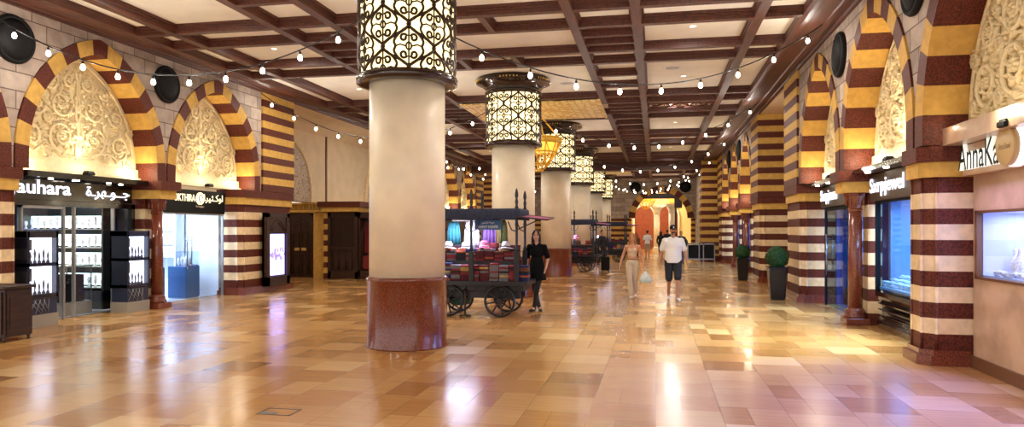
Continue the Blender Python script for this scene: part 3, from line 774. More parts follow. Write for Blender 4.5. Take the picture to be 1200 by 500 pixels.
def cap_mesh():
    m = MB(); m.lathe([(.70, 5.15), (.74, 5.17), (.74, 5.21), (.71, 5.24), (.73, 5.30), (.80, 5.37), (.90, 5.42), (.955, 5.44), (.965, 5.47), (.955, 5.51), (.90, 5.53), (.92, 5.56), (.88, 5.615), (.5, 5.617)], 0, 0, 56)
    return m.mesh('capital', M_CAP)
CAPM = cap_mesh()
def capband_mesh():
    m = MB()
    for k in range(72):
        a = 2 * PI * k / 72
        if (k // 6) % 2 == 0: m.ell((.962 * math.cos(a), .962 * math.sin(a), 5.475), (.018, .018, .018 if k % 2 else .026), 0, 6, 4)
    return m.mesh('gold_inscription', M_GOLD)
CAPB = capband_mesh()
ordn = ['', 'nearest', 'second nearest', 'third nearest', 'fourth nearest', 'fifth', 'farthest']
for i, y in enumerate(COLY):
    lab = 'round cream column with red granite base and lit iron lattice drum, ' + (ordn[i] + ' of the row' if i else 'standing behind the camera')
    if i == 0: continue
    t = thing('column', lab, 'column', (CX, y, 0), 0.37 + i * .0, 'row of lamp columns')
    link('granite_base', BASE, t); link('shaft', SHAFT, t); r_ = link('lamp_drum', SHADE, t); link('ironwork', IRON, r_); link('lamp_rim', RIM, r_)
    c_ = link('capital', CAPM, t); link('gold_inscription', CAPB, c_)
    # brass collar where shaft meets base is part of the base profile

# ------------------------------------------------------------------ string lights
def point(loc, e, col=(1, .95, .87), r=.05, name='bulb_light'):
    l = bpy.data.lights.new(name, 'POINT'); l.energy = e; l.color = col; l.shadow_soft_size = r
    o = bpy.data.objects.new(name, l); COL.objects.link(o); o.location = loc; return o
def area(loc, size, e, col=(1, .9, .75), rot=(0, 0, 0), name='area_light', sy=None, shape='DISK'):
    l = bpy.data.lights.new(name, 'AREA'); l.energy = e; l.color = col; l.shape = shape if sy is None else 'RECTANGLE'; l.size = size
    if sy: l.size_y = sy
    o = bpy.data.objects.new(name, l); COL.objects.link(o); o.location = loc; o.rotation_euler = rot; return o
def bulb_mesh():
    m = MB(); m.lathe([(.004, -.165), (.022, -.158), (.034, -.135), (.036, -.118), (.028, -.09), (.016, -.07)], 0, 0, 10); return m.mesh('bulb', M_BULB)
def socket_mesh():
    m = MB(); m.lathe([(.006, 0), (.008, -.02), (.019, -.025), (.019, -.07), (.015, -.075)], 0, 0, 8); return m.mesh('socket', M_CABLE)
BULB, SOCK = bulb_mesh(), socket_mesh()
def string(p0, p1, a, b_, n, label, lit, s0=.06, s1=.95, power=42):
    # z(s) = z0 + b s + a s^2
    t = thing('string_light', label, 'string lights', p0)
    P = lambda s: (p0[0] + (p1[0] - p0[0]) * s, p0[1] + (p1[1] - p0[1]) * s, p0[2] + b_ * s + a * s * s)
    loc = Vector(p0)
    MB().tube([Vector(P(k / 30)) - loc for k in range(31)], .011, 5).build('cable', M_CABLE, t)
    for k in range(n):
        s = s0 + (s1 - s0) * k / (n - 1); q = Vector(P(s)) - loc
        o = link('light_bulb', BULB, t); o.location = q; so = link('socket', SOCK, o)
        if lit: point(Vector(P(s)) + Vector((0, 0, -.13)), power, r=.04)
for i, c in enumerate(COLY[1:6]):
    w = ['nearest', 'second', 'third', 'fourth', 'fifth'][i]
    string((CX + .72, c, 4.5), (3.0, c + 3.9, 5.45), 3.54, -2.59, 9, 'string of bulbs from the %s column to the right wall' % w, i < 3)
    if i != 0: string((CX - .72, c, 4.75), (-10.2, c - .9, 5.30), 3.75, -3.2, 10, 'string of bulbs from the %s column to the left wall' % w, i < 3)
string((CX - .72, 10.11, 4.85), (-10.35, 9.7, 5.1), 3.55, -3.3, 10, 'string of bulbs from the nearest column to the left wall', True)
string((CX + .72, 2.0, 4.6), (3.0, 5.9, 5.45), 3.4, -2.55, 9, 'string of bulbs above the camera on the right', True)
string((CX - .72, 2.0, 4.7), (-10.3, 2.0, 5.2), 3.5, -3.0, 9, 'string of bulbs above the camera on the left', True)
# strings in front of the far archway
for k, (yy, z0) in enumerate(((47.0, 4.7), (50.5, 4.75))):
    string((-2.8, yy, z0), (2.3, yy + .4, 5.3), 2.6, -2.0, 9, ['string of bulbs crossing before the far archway', 'farthest string of bulbs right in front of the end wall'][k], True, power=14)

# ceiling fittings
def downlight(x, y, i):
    t = thing('downlight', 'small recessed ceiling downlight %s' % DL[i], 'downlight', (x, y, ZC), 0, 'recessed downlights in the cream ceiling panels')
    m = MB(); m.lathe([(.055, -.004), (.085, -.012), (.09, 0)], 0, 0, 20, 0, True, False); m.build('ring', M_WHITE, t)
    MB().lathe([(.001, -.004), (.055, -.004)], 0, 0, 20, 0, True, False).build('lens', mat('downlight_lens', rgb(255, 250, 240), .4, emis=rgb(255, 235, 200), estr=4), t)
    area((x, y, ZC - .03), .12, DP, (1, .95, .88))
DP = 40
DL = []
spots = []
for yi, y in enumerate([3.0, 7.0, 10.6, 14.1, 18.6, 22.1, 26.6, 30.2, 34.6, 38.3, 44.0, 49.5]):
    for xi, x in enumerate([-8.0, -4.9, .7]):
        if x == -4.9 and yi in (2, 4, 5, 6, 8): continue
        spots.append((x, y)); DL.append('in the %s row, %s across the hall from the camera' % (['left', 'middle', 'right'][xi], ['first', 'second', 'third', 'fourth', 'fifth', 'sixth', 'seventh', 'eighth', 'ninth', 'tenth', 'eleventh', 'twelfth'][yi]))
for i, (x, y) in enumerate(spots): downlight(x, y, i)
def vent(x, y, label):
    t = thing('ceiling_vent', label, 'vent', (x, y, ZC))
    m = MB(); m.lathe([(.16, -.002), (.2, -.02), (.22, 0)], 0, 0, 24, 0, True, False); m.build('frame', M_WHITE, t)
    m = MB()
    for r in (.04, .08, .12, .155): m.lathe([(r - .012, -.012), (r + .006, -.012)], 0, 0, 20, 0, True, False)
    m.build('louvre', mat('vent_grey', rgb(150, 140, 125), .6), t)
vent(-4.8, 11.5, 'round ceiling vent just left of the nearest column'); vent(-2.3, 18.9, 'round ceiling vent beside the second column'); vent(.4, 17.6, 'small ceiling vent on the right above the string lights')

# ------------------------------------------------------------------ shops
def shop_box(side, u0, u1, w1, wmat, name, h=2.7, fl=None):
    m = MB(); X0, X1 = FX(side, -.74), FX(side, w1); a, b_ = min(X0, X1), max(X0, X1)
    m.box(a, u0 - .12, 0, b_, u0, h); m.box(a, u1, 0, b_, u1 + .12, h)
    c = X1; m.box(min(c, c + (.1 if side == 'R' else -.1)), u0 - .12, 0, max(c, c + (.1 if side == 'R' else -.1)), u1 + .12, h); m.box(a, u0 - .12, h, b_, u1 + .12, h + .1)
    struct(m.build(name, wmat))
    if fl: struct(MB().box(a, u0, .0, b_, u1, .012).build(name.replace('wall', 'floor'), fl))
def fascia(side, u0, u1, z0, z1, label, m_, w=-.44, d=.16, name='shop_sign'):
    t = thing(name, label, 'sign', (FX(side, w), (u0 + u1) / 2, z0)); sg = 1 if side == 'L' else -1
    xa, xb = sorted((0, -sg * d)); MB().bbox(xa, u0 - (u0 + u1) / 2, 0, xb, (u1 - u0) / 2, z1 - z0, .008).build('board', m_, t)
    return t
M_SILV = mat('silver_frame', rgb(170, 170, 168), .3, metal=.6)
M_PALEF = mat('pale_shop_floor', rgb(205, 212, 225), .2)
M_SCREEN = mat('vitrine_glow', rgb(240, 240, 255), .5, emis=rgb(235, 236, 255), estr=2.4)
M_WARMLB = mat('warm_shelf_glow', rgb(255, 240, 200), .5, emis=rgb(255, 232, 175), estr=3.0)

# L1 : dark jeweller
shop_box('L', 10.42, 13.7, -3.6, mat('dark_shop_wall', rgb(40, 44, 50), .4), 'wall_shop_dark', 2.62, M_PALEF)
t = fascia('L', 10.42, 13.46, 2.24, 2.62, 'black fascia with glowing white Latin and Arabic letters above the dark left shop', M_BLACK)
lettering('Jauhara', 1.34, .33, M_WSIGN, t, (.01, 10.46 - 11.94, .03), 'L', .012, .012)
lettering('\ufe93\u0640\ufeae\ufeec\u0640\ufeee\u0640\u0640\ufe9f', 1.18, .25, M_WSIGN, t, (.01, 12.18 - 11.94, .06), 'L', .012, .012)
t = thing('shop_canopy', 'black soffit with small spotlights above the glowing white letters of the dark left shop', 'canopy', (FX('L', -.2), 12.06, 2.63))
MB().box(-.35, -1.60, 0, .16, 1.40, .10).build('board', M_BLACK, t)
for k, u in enumerate((-.85, -.35, -.3, .45, .9)): MB().lathe([(.001, -.012), (.04, -.012), (.045, 0)], -.1 + .1 * (k % 2), u, 12).build('spotlight', mat('spot_glow', rgb(255, 245, 225), .4, emis=rgb(255, 240, 215), estr=12), t)
t = thing('shopfront', 'dark glazed shopfront with silver posts of the left shop with glowing white letters', 'shopfront', (FX('L', -.5), 12.06, 0))
m = MB()
for u, ww in ((-1.58, .05), (1.46, .05)): m.box(-.06, u - ww, 0, .04, u + ww, 2.24)
m.box(-.06, -1.6, 2.14, .04, 1.5, 2.24); m.build('frame', M_BLACK, t)
m = MB()
for u in (-1.28, -.35, -.1, .92): m.box(-.04, u - .02, 0, .02, u + .02, 2.14)
m.box(-.04, -1.3, 2.09, .02, -.35, 2.14); m.build('silver_post', M_SILV, t)
MB().box(-.02, -1.26, .02, -.01, -.37, 2.09).build('glass_pane', M_GLASS, t); MB().box(-.02, -.08, .02, -.01, 1.41, 2.14).build('glass_pane', M_GLASS, t)
def vitrine(side, u, w, label, width=.62, base_z=.5, top=1.68, depth=.4, angle=0):
    t = thing('vitrine', label, 'display case', (FX(side, w), u, 0), angle); hw = width / 2
    m = MB(); m.bbox(-depth / 2, -hw, base_z, depth / 2, hw, base_z + .08, .01); m.bbox(-depth / 2, -hw, top - .12, depth / 2, hw, top, .01)
    m.box(-depth / 2, -hw, base_z, depth / 2, -hw + .05, top); m.box(-depth / 2, hw - .05, base_z, depth / 2, hw, top); m.box(-depth / 2, -hw, base_z, -depth / 2 + .03, hw, top); m.box(-depth / 2, -hw, (base_z + top) / 2 - .03, depth / 2, hw, (base_z + top) / 2 + .03)
    m.build('frame', mat('navy_black_frame', rgb(24, 28, 44), .25, coat=.4), t)
    for z0, z1 in ((base_z + .08, (base_z + top) / 2 - .03), ((base_z + top) / 2 + .03, top - .12)):
        p = MB().box(depth / 2 - .12, -hw + .05, z0, depth / 2 - .10, hw - .05, z1).build('lightbox', M_SCREEN, t)
        m = MB()
        for k in range(5):
            y = -hw + .12 + k * (2 * hw - .2) / 5
            m.lathe([(.028, z0), (.032, z0 + .02), (.012, z0 + .06), (.022, z0 + .12 + .05 * (k % 2)), (.006, z0 + .2 + .05 * (k % 2))], depth / 2 - .06, y, 8)
        m.box(depth / 2 - .10, -hw + .1, z0 + .22, depth / 2 - .085, -hw + .18, z1 - .03)
        m.build('jewellery_bust', mat('grey_bust', rgb(110, 100, 105), .5), p)
        MB().box(depth / 2 - .02, -hw + .05, z0, depth / 2 - .012, hw - .05, z1).build('glass_pane', M_GLASS, t)
    m = MB(); m.box(-depth / 2, -hw, 0, depth / 2, hw, .22); m.build('plinth', mat('beige_plinth', rgb(150, 142, 128), .4), t)
    m = MB(); m.box(-depth / 2 + .02, -hw + .02, .22, depth / 2 - .02, hw - .02, base_z)
    for k in range(4): m.tube([(depth / 2 - .015, -hw + .05 + k * .13, .24), (depth / 2 - .015, -hw + .2 + k * .09, base_z - .02)], .006, 4, 1); m.tube([(depth / 2 - .015, -hw + .3 + k * .06, .24), (depth / 2 - .015, -hw + .05 + k * .1, base_z - .02)], .005, 4, 1)
    m.build('patterned_panel', [mat('blue_marquetry', rgb(38, 44, 66), .4), M_SILV], t)
    return t
vitrine('L', 10.76, -.22, 'tall display case with two glowing white panels beside the dark cabinet', .66)
vitrine('L', 13.16, -.24, 'tall display case with two glowing white panels left of the granite colonnette', .66)
# interior of L1
def shelf_unit(side, u, w, width, label, m_, zs=(.5, .9, 1.3, 1.7), glow=M_WARMLB, rz=0):
    t = thing('shelf_unit', label, 'shelves', (FX(side, w), u, 0), rz); hw = width / 2; sg = 1 if side == 'L' else -1
    def bx(a, b_, *r): 
        x0, x1 = sorted((sg * a, sg * b_)); return (x0, r[0], r[1], x1, r[2], r[3])
    m = MB(); m.box(*bx(-.2, .2, -hw, 0, -hw + .04, 2.2)); m.box(*bx(-.2, .2, hw - .04, 0, hw, 2.2)); m.box(*bx(-.2, -.17, -hw, 0, hw, 2.2)); m.box(*bx(-.2, .2, -hw, 0, hw, .4)); m.build('carcass', m_, t)
    for z in zs:
        s_ = MB().box(*bx(-.17, .19, -hw + .04, z, hw - .04, z + .02)).build('shelf', M_SILV, t)
        MB().box(*bx(-.165, -.15, -hw + .06, z + .05, hw - .06, z + .3)).build('light_strip', glow, s_)
        m = MB()
        for k in range(max(2, int(width / .16))):
            y = -hw + .12 + k * .16
            if y < hw - .08: m.lathe([(.03, z + .02), (.03, z + .04), (.012, z + .07), (.035, z + .13), (.03, z + .18 + .04 * (k % 3)), (.008, z + .2 + .04 * (k % 3))], sg * .05, y, 8)
        m.build('display_bust', M_JWHITE, s_)
shelf_unit('L', 11.1, -3.2, 1.2, 'warm lit shelving at the back left of the dark shop', MATS['dark_shop_wall'], (.6, 1.0, 1.45, 1.8)); shelf_unit('L', 12.45, -3.2, 1.2, 'shelving with one lit shelf at the back right of the dark shop', MATS['dark_shop_wall'], (.7, 1.25))
t = thing('ceiling_light_bar', 'thin warm light bar hanging in the dark left shop', 'lamp', (FX('L', -2.2), 11.9, 2.3)); MB().box(-.06, -.5, 0, .06, .5, .05).build('bar', M_WARMLB, t); MB().tube([(0, -.4, .05), (0, -.4, .32)], .01).build('rod', M_BLACKM, t); MB().tube([(0, .4, .05), (0, .4, .32)], .01).build('rod', M_BLACKM, t)
t = thing('glass_counter', 'low glass counter with silver edges inside the dark left shop', 'counter', (FX('L', -1.1), 12.35, 0)); m = MB(); m.box(-.3, -.4, 0, .3, .4, .25); m.build('plinth', MATS['beige_plinth'], t)
m = MB()
for a in (-.3, .28):
    for b_ in (-.4, .38): m.box(a, b_, .25, a + .02, b_ + .02, .98)
m.box(-.3, -.4, .96, .3, .4, .985); m.box(-.3, -.4, .25, .3, .4, .27); m.build('frame', M_SILV, t); m = MB(); m.box(-.24, -.3, .27, .2, .3, .8); m.build('black_display_block', M_BLACKM, t)
MB().box(.285, -.38, .27, .29, .38, .96).build('glass_pane', M_GLASS, t)
shelf_unit('L', 13.48, -2.1, 2.2, 'bright shelving on the side wall of the dark left shop', MATS['dark_shop_wall'], (.45, .9, 1.3, 1.7), mat('cool_shelf_glow', rgb(240, 250, 240), .5, emis=rgb(225, 245, 235), estr=2.2), -PI / 2)
area((FX('L', -1.6), 12.0, 2.55), 1.2, 60, (1, .9, .8), name='shop_light'); area((FX('L', -2.6), 13.0, 1.6), .5, 8, (.3, .5, 1), (0, PI / 2, 0), name='blue_glow')

# L2 : bright white jeweller
shop_box('L', 14.2, 17.0, -3.6, M_WHITE, 'wall_shop_bright', 2.45, M_PALEF)
t = fascia('L', 14.15, 16.83, 2.1, 2.66, 'black fascia with cream letters around a round logo above the bright left shop', M_BLACKM)
lettering('OKTHIRA', .78, .17, M_YSIGN, t, (.01, 14.80 - 15.49, .28), 'L', .008, 0)
m = MB(); m.lathe([(.001, 0), (.15, 0), (.15, .03), (.001, .03)], 0, 0, 20); m.map(lambda x, y, z: (z + .01, x + 15.76 - 15.49, y + .36)); m.build('round_logo', M_YSIGN, t)
m = MB(); m.tube([(.045, 15.76 - 15.49 + .07 * math.cos(a), .36 + .09 * math.sin(a)) for a in [2 * PI * k / 14 for k in range(12)]], .012, 5); m.build('logo_mark', M_BLACKM, t)
lettering('\ufe8e\ufeae\ufef4\ufe9c\u0640\ufedb\ufeed\ufe8d', .78, .22, M_YSIGN, t, (.01, 15.93 - 15.49, .26), 'L', .008, 0)
lettering('To imagine', .32, .06, mat('dim_letter', rgb(200, 190, 170), .5), t, (.01, 15.6 - 15.49, .13), 'L', .01)
t = thing('shopfront', 'frameless clear glass shopfront with two long door handles, bright white shop', 'shopfront', (FX('L', -.5), 15.6, 0))
m = MB(); m.box(-.03, -1.38, 2.06, .03, 1.22, 2.1)
for u in (-1.38, 1.19): m.box(-.03, u, 0, .03, u + .03, 2.1)
m.build('frame', M_SILV, t)
for a, b_ in ((-1.34, -.72), (.28, 1.18)): MB().box(-.008, a, .01, .008, b_, 2.06).build('glass_pane', M_GLASS, t)
for a, b_, h_ in ((-.70, -.22, -.3), (-.2, .26, -.1)):
    d_ = MB().box(-.008, a, .01, .008, b_, 2.04).build('door', M_GLASS, t)
    m = MB()
    hy = b_ - .07 if h_ < -.2 else a + .07
    m.tube([(.06, hy, .75), (.06, hy, 1.55)], .014, 8); m.tube([(0, hy, .85), (.06, hy, .85)], .01, 6); m.tube([(0, hy, 1.45), (.06, hy, 1.45)], .01, 6); m.build('handle', M_STEEL, d_)
M_TEAL = mat('blue_plinth', rgb(36, 96, 150), .4); M_DKB = mat('dark_plinth', rgb(22, 24, 34), .3)
def pedestal(side, u, w, sx, sy, h, m_, label):
    t = thing('display_pedestal', label, 'pedestal', (FX(side, w), u, 0)); MB().bbox(-sx / 2, -sy / 2, .03, sx / 2, sy / 2, h, .01).build('body', m_, t); MB().box(-sx / 2 + .02, -sy / 2 + .02, 0, sx / 2 - .02, sy / 2 - .02, .03).build('foot', M_SILV, t)
    g = MB().box(-sx / 2, -sy / 2, h, sx / 2, sy / 2, h + .01)
    g.box(-sx / 2, -sy / 2, h, -sx / 2 + .008, sy / 2, h + .35); g.box(sx / 2 - .008, -sy / 2, h, sx / 2, sy / 2, h + .35); g.box(-sx / 2, -sy / 2, h + .34, sx / 2, sy / 2, h + .35); g.build('glass_case', M_GLASS, t)
    m = MB()
    for k in range(4): m.lathe([(.03, h + .012), (.012, h + .06), (.04, h + .14), (.01, h + .2 + .03 * (k % 2))], 0, -sy / 2 + sy * (k + .5) / 4, 8)
    m.build('jewellery_bust', M_JWHITE, t)
pedestal('L', 14.5, -.85, .4, .5, .75, M_DKB, 'black pedestal with emblem just right of the colonnette in the bright shop'); pedestal('L', 15.0, -1.2, .4, .5, .8, M_TEAL, 'blue pedestal behind the left glass door of the bright shop')
pedestal('L', 15.95, -1.0, .5, .55, .8, M_TEAL, 'larger blue pedestal in the middle of the bright shop'); pedestal('L', 16.5, -1.3, .4, .35, .8, M_DKB, 'black pedestal with emblem on the right of the bright shop')
shelf_unit('L', 14.85, -3.2, 1.2, 'white lit shelving on the back wall of the bright shop', M_WHITE, (.6, 1.0, 1.4, 1.8), M_SCREEN); shelf_unit('L', 15.95, -3.25, .95, 'second white shelving on the back wall of the bright shop', M_WHITE, (.9, 1.2, 1.55), M_SCREEN)
shelf_unit('L', 16.78, -2.55, 1.7, 'white shelving on the side wall of the bright shop', M_WHITE, (.95, 1.3, 1.65), M_SCREEN, -PI / 2)
area((FX('L', -1.9), 15.6, 2.4), 1.6, 120, (.62, .78, 1), name='shop_light')

# digital screen on the left pier
t = thing('digital_display', 'tall dark framed digital screen glowing lilac on the left striped pier', 'display', (FX('L', .17), 18.42, .16))
m = MB(); m.box(-.12, -.62, 0, .02, -.46, 2.0); m.box(-.12, .46, 0, .02, .62, 2.0); m.box(-.12, -.62, 0, .02, .62, .25); m.box(-.12, -.62, 1.88, .02, .62, 2.0); m.box(-.12, -.62, 0, -.06, .62, 2.0); m.box(-.12, -.46, 1.45, -.01, .46, 1.9)
m.tube([(.0, -.4, 1.5), (.0, -.3, 1.68), (.0, 0, 1.84), (0, .3, 1.68), (0, .4, 1.5)], .018, 5); m.tube([(.0, -.3, 1.5), (.0, -.2, 1.63), (.0, 0, 1.76), (0, .2, 1.63), (0, .3, 1.5)], .014, 5)
m.build('frame', M_DWOOD, t)
s_ = MB().box(-.05, -.4, .28, -.03, .4, 1.42).build('screen', mat('lilac_screen', rgb(190, 180, 255), .3, emis=rgb(176, 170, 255), estr=2.2), t)
sm_ = MATS['lilac_screen']; nt = sm_.node_tree; tc = nn(nt, 'ShaderNodeTexCoord'); se = nn(nt, 'ShaderNodeSeparateXYZ'); nt.links.new(tc.outputs['Object'], se.inputs[0])
no = nn(nt, 'ShaderNodeTexNoise'); no.inputs['Scale'].default_value = 7; no.inputs['Detail'].default_value = 3; nt.links.new(tc.outputs['Object'], no.inputs['Vector'])
band = mth(nt, 'LESS_THAN', mth(nt, 'ABSOLUTE', mth(nt, 'SUBTRACT', se.outputs[2], .88)), .19); blot = mth(nt, 'MULTIPLY', band, mth(nt, 'GREATER_THAN', no.outputs['Fac'], .5))
mxs = nn(nt, 'ShaderNodeMix', data_type='RGBA'); mxs.inputs[6].default_value = rgb(182, 176, 255); mxs.inputs[7].default_value = rgb(74, 64, 190); nt.links.new(blot, mxs.inputs[0]); nt.links.new(mxs.outputs[2], nt.nodes['Principled BSDF'].inputs['Emission Color'])

# R1 : beige wall with lit window
m = MB(); xw = 3.85
m.box(xw, 3.0, 0, xw + .3, 9.82, 1.10); m.box(xw, 3.0, 1.93, xw + .3, 9.82, 2.74); m.box(xw, 9.72, 1.10, xw + .3, 9.82, 1.93); m.box(xw, 3.0, 1.10, xw + .3, 6.9, 1.93); m.box(xw + .3, 3, 0, xw + .5, 9.82, 1.05)
struct(m.build('wall_right_shop', M_TAN), 'beige marble wall around the lit jewellery window')
struct(MB().box(xw - .03, 3.0, 0, xw, 9.9, .15).build('baseboard_right', M_BASEB))
t = thing('display_window', 'lit jewellery window with violet white glow in the beige right wall', 'shop window', (xw, 8.3, 1.10))
m = MB(); m.box(-.02, -1.42, 0, .04, 1.44, .03); m.box(-.02, -1.42, .80, .04, 1.44, .83); m.box(-.02, -1.42, 0, .04, -1.38, .83); m.box(-.02, 1.38, 0, .04, 1.44, .83); m.build('frame', M_BASEB, t)
M_VWALL = mat('violet_white_wall', rgb(205, 212, 245), .6)
m = MB(); m.box(.06, -1.4, .02, .9, 1.4, .05); m.box(.06, -1.4, .8, .9, 1.4, .83); m.box(.88, -1.4, .02, .9, 1.4, .83); m.box(.06, -1.42, 0, .9, -1.38, .83); m.box(.06, 1.4, 0, .9, 1.42, .83); m.build('display_box', M_VWALL, t)
MB().box(.02, -1.4, .03, .028, 1.38, .80).build('glass_pane', M_GLASS, t)
area((xw + .45, 8.3, 1.10 + .78), .5, 24, (.72, .75, 1), name='window_light', sy=2.6)
def bust(x, y, z, s, label, grp=None):
    m = MB(); m.lathe([(.09 * s, 0), (.10 * s, .03 * s), (.13 * s, .12 * s), (.12 * s, .2 * s), (.06 * s, .28 * s), (.04 * s, .34 * s), (.045 * s, .38 * s), (.01, .40 * s)], 0, 0, 14); m.map(lambda a, b_, c: (a * .7, b_, c))
    o = m.build('jewellery_stand', M_JWHITE); o.location = (x, y, z); return tag(o, label, 'jewellery stand', grp)
bust(xw + .35, 9.55, 1.155, .8, 'white necklace bust in the right window, left one of the pair'); bust(xw + .20, 9.10, 1.155, .85, 'white necklace bust in the right window, right one of the pair')
rr = random.Random(11)
k = 0
for row in range(3):
    for j in range(11):
        if row > 0 and (abs(9.45 - j * .19 - 9.10) < .2 or j == 0): continue
        y = 9.45 - j * .19 + rr.uniform(-.02, .02); x = xw + .12 + row * .11
        m = MB()
        for q in range(3): m.ell((rr.uniform(-.02, .02), rr.uniform(-.04, .04), .02 + .015 * q), (.04, .055, .022), 0, 8, 5)
        m.tube([(.045 * math.cos(a), .055 * math.sin(a), .05) for a in [2 * PI * i / 10 for i in range(10)]], .009, 5, 0, True)
        o = m.build('jewellery_piece', M_JWHITE); o.location = (x, y, 1.152)
        tag(o, 'white jewellery piece, %s row of the lit right window, number %s from the pier' % (['front', 'middle', 'back'][row], ['one', 'two', 'three', 'four', 'five', 'six', 'seven', 'eight', 'nine', 'ten', 'eleven'][j]), 'jewellery', 'jewellery pieces in the lit right window')
struct(MB().box(3.5, 3.0, 2.74, 3.9, 9.9, 2.95).build('trim_201', M_TAN), 'beige ledge above the dark lettered sign')
t = thing('shop_sign', 'beige fascia with tall dark letters and a round golden disc at the right edge', 'sign', (3.72, 8.0, 2.36))
MB().box(0, -3, 0, .2, 1.80, .37).build('board', M_TAN, t)
M_DGRN = mat('dark_green_letter', rgb(28, 38, 30), .4)
lettering('AnnaKari', 1.26, .32, M_LSIDE, t, (-.005, 9.78 - 8.0, .06), 'R', .05, .008, M_DGRN)
m = MB(); m.lathe([(.001, .16), (.2, .16), (.205, .155), (.205, .10)], 0, 0, 32); m.map(lambda x, y, z: (-z, x + 7.6 - 8.0, y + .21)); m.v = [(a, b_ + .74, c) for a, b_, c in m.v]; m.build('round_plaque', mat('sand_gold_disc', rgb(206, 176, 120), .4), t)
m = MB(); m.lathe([(.001, .02), (.215, .02), (.215, .09), (.19, .1)], 0, 0, 32); m.map(lambda x, y, z: (-z, x + 7.6 - 8.0, y + .21)); m.v = [(a, b_ + .74, c) for a, b_, c in m.v]; m.build('plaque_halo', M_WSIGN, t)
lettering('Annakari', .26, .06, mat('dim_gold_letter', rgb(170, 140, 90), .4), t, (-.163, 8.34 - 8.0 + .13, .18), 'R', .006)
area((3.60, 8.1, 2.33), .06, 16, (.42, .34, 1.0), (0, .35, 0), name='violet_strip', sy=3.0)
for yy, ee in ((9.0, 1000), (7.2, 1300)):
    l = bpy.data.lights.new('violet_spot', 'SPOT'); l.energy = ee; l.color = (.09, .14, 1.0); l.spot_size = 1.15; l.spot_blend = .8; l.shadow_soft_size = .04
    o = bpy.data.objects.new('violet_spot', l); COL.objects.link(o); o.location = (3.42, yy, 2.70); o.rotation_euler = (-.12, .42, 0)
for yy, ee in ((11.6, 520), (12.7, 560), (15.8, 340)):
    l = bpy.data.lights.new('canopy_spot', 'SPOT'); l.energy = ee; l.color = (.74, .92, 1); l.spot_size = 1.5; l.spot_blend = .7; l.shadow_soft_size = .05
    o = bpy.data.objects.new('canopy_spot', l); COL.objects.link(o); o.location = (3.30, yy, 2.62); o.rotation_euler = (-.15, .50, 0)

# R2 : blue jewellery window ; R3 : blue door
for i, (c, nm) in enumerate(((12.03, 'near'), (15.85, 'far'))):
    shop_box('R', c - 1.62 + (.1 if i == 0 else 0), c + 1.62, -2.8, M_BWALL if i else M_HWALL, 'wall_shop_blue_' + nm, 2.3, mat('blue_floor', rgb(50, 80, 130), .3))
    t = fascia('R', c - 1.58 + (.2 if i == 0 else 0.18), c + 1.62, 2.2, 2.66, ['brown fascia with white glowing script above the blue jewellery window', 'brown fascia with white glowing script above the blue glass door'][i], mat('bronze_board', rgb(70, 56, 40), .4), w=-.4)
    a = 13.58 if i == 0 else 17.42
    lettering('Sxrpjewel', 1.75 if i == 0 else 1.5, .32, M_WSIGN, t, (-.01, a - t.location.y, .06), 'R', .012, .01)
    tt = thing('shop_canopy', ['dark soffit with a spotlight above the near blue window', 'dark soffit with a spotlight above the blue door'][i], 'canopy', (FX('R', -.3), c, 2.665))
    MB().box(-.18, -1.40, 0, .2, 1.58, .08).build('board', M_BLACK, tt)
    for u in (-1.0, 0, 1.0): MB().lathe([(.001, -.012), (.04, -.012), (.045, 0)], -.1, u, 12).build('spotlight', MATS['spot_glow'], tt)
    area((FX('R', -1.5), c, 2.2), 1.2, 110 if i == 0 else 170, (.55, .72, 1), name='shop_light')
t = thing('display_window', 'tall blue tinted jewellery window on a black sloping base', 'shop window', (FX('R', -.5), 12.05, 0))
m = MB(); m.box(-.04, -1.52, .62, .04, -1.48, 2.2); m.box(-.04, 1.46, .62, .04, 1.5, 2.2); m.box(-.04, -1.5, 2.16, .04, 1.5, 2.2); m.build('frame', M_BLACKM, t)
MB().box(-.006, -1.48, .66, .006, 1.46, 2.16).build('glass_pane', M_BGLASS, t)
m = MB(); m.rings([[(x, y, z) for x, z in ((.0, .0), (-.02, .10), (.10, .3), (.02, .48), (-.04, .56), (-.04, .64), (.5, .68), (.5, .0))] for y in (-1.42, 1.48)], 0, True)
for z in (.14, .22, .32, .42): m.box(.0, -1.42, z, .08, 1.48, z + .02)
m.build('base', M_BLACK, t)
MB().box(.02, -1.38, .68, 1.0, 1.44, .72).box(.15, -1.38, .72, .28, 1.44, .755).box(.28, -1.38, .72, .40, 1.44, .79).build('shelf', M_WHITE, t)
area((FX('R', -.8), 12.05, 2.12), .3, 26, (.85, .9, 1), name='window_light', sy=2.6)
for row in range(3):
    for j in range(15):
        y = 13.38 - j * .185 + rr.uniform(-.02, .02); x = FX('R', -.58 - .13 * row)
        m = MB()
        for q in range(3): m.ell((rr.uniform(-.02, .02), rr.uniform(-.035, .035), .02 + .02 * q + row * .02), (.045, .06, .028), 0, 8, 5)
        m.tube([(.05 * math.cos(a), .055 * math.sin(a), .08) for a in [2 * PI * i / 10 for i in range(10)]], .01, 5, 0, True)
        if abs(y - 11.6) < .22 and row == 2 or abs(y - 12.5) < .22 and row == 2: continue
        o = m.build('jewellery_piece', M_JWHITE); o.location = (x, y, .735 + row * .035)
        tag(o, 'white jewellery piece, %s row of the blue window, number %d from the colonnette' % (['front', 'middle', 'back'][row], j + 1), 'jewellery', 'jewellery pieces in the blue window')
bust(FX('R', -1.14), 11.6, .722, 1.3, 'white necklace bust at the back of the blue window, nearer the pier'); bust(FX('R', -1.14), 12.5, .722, 1.2, 'white necklace bust at the back of the blue window, nearer the colonnette')
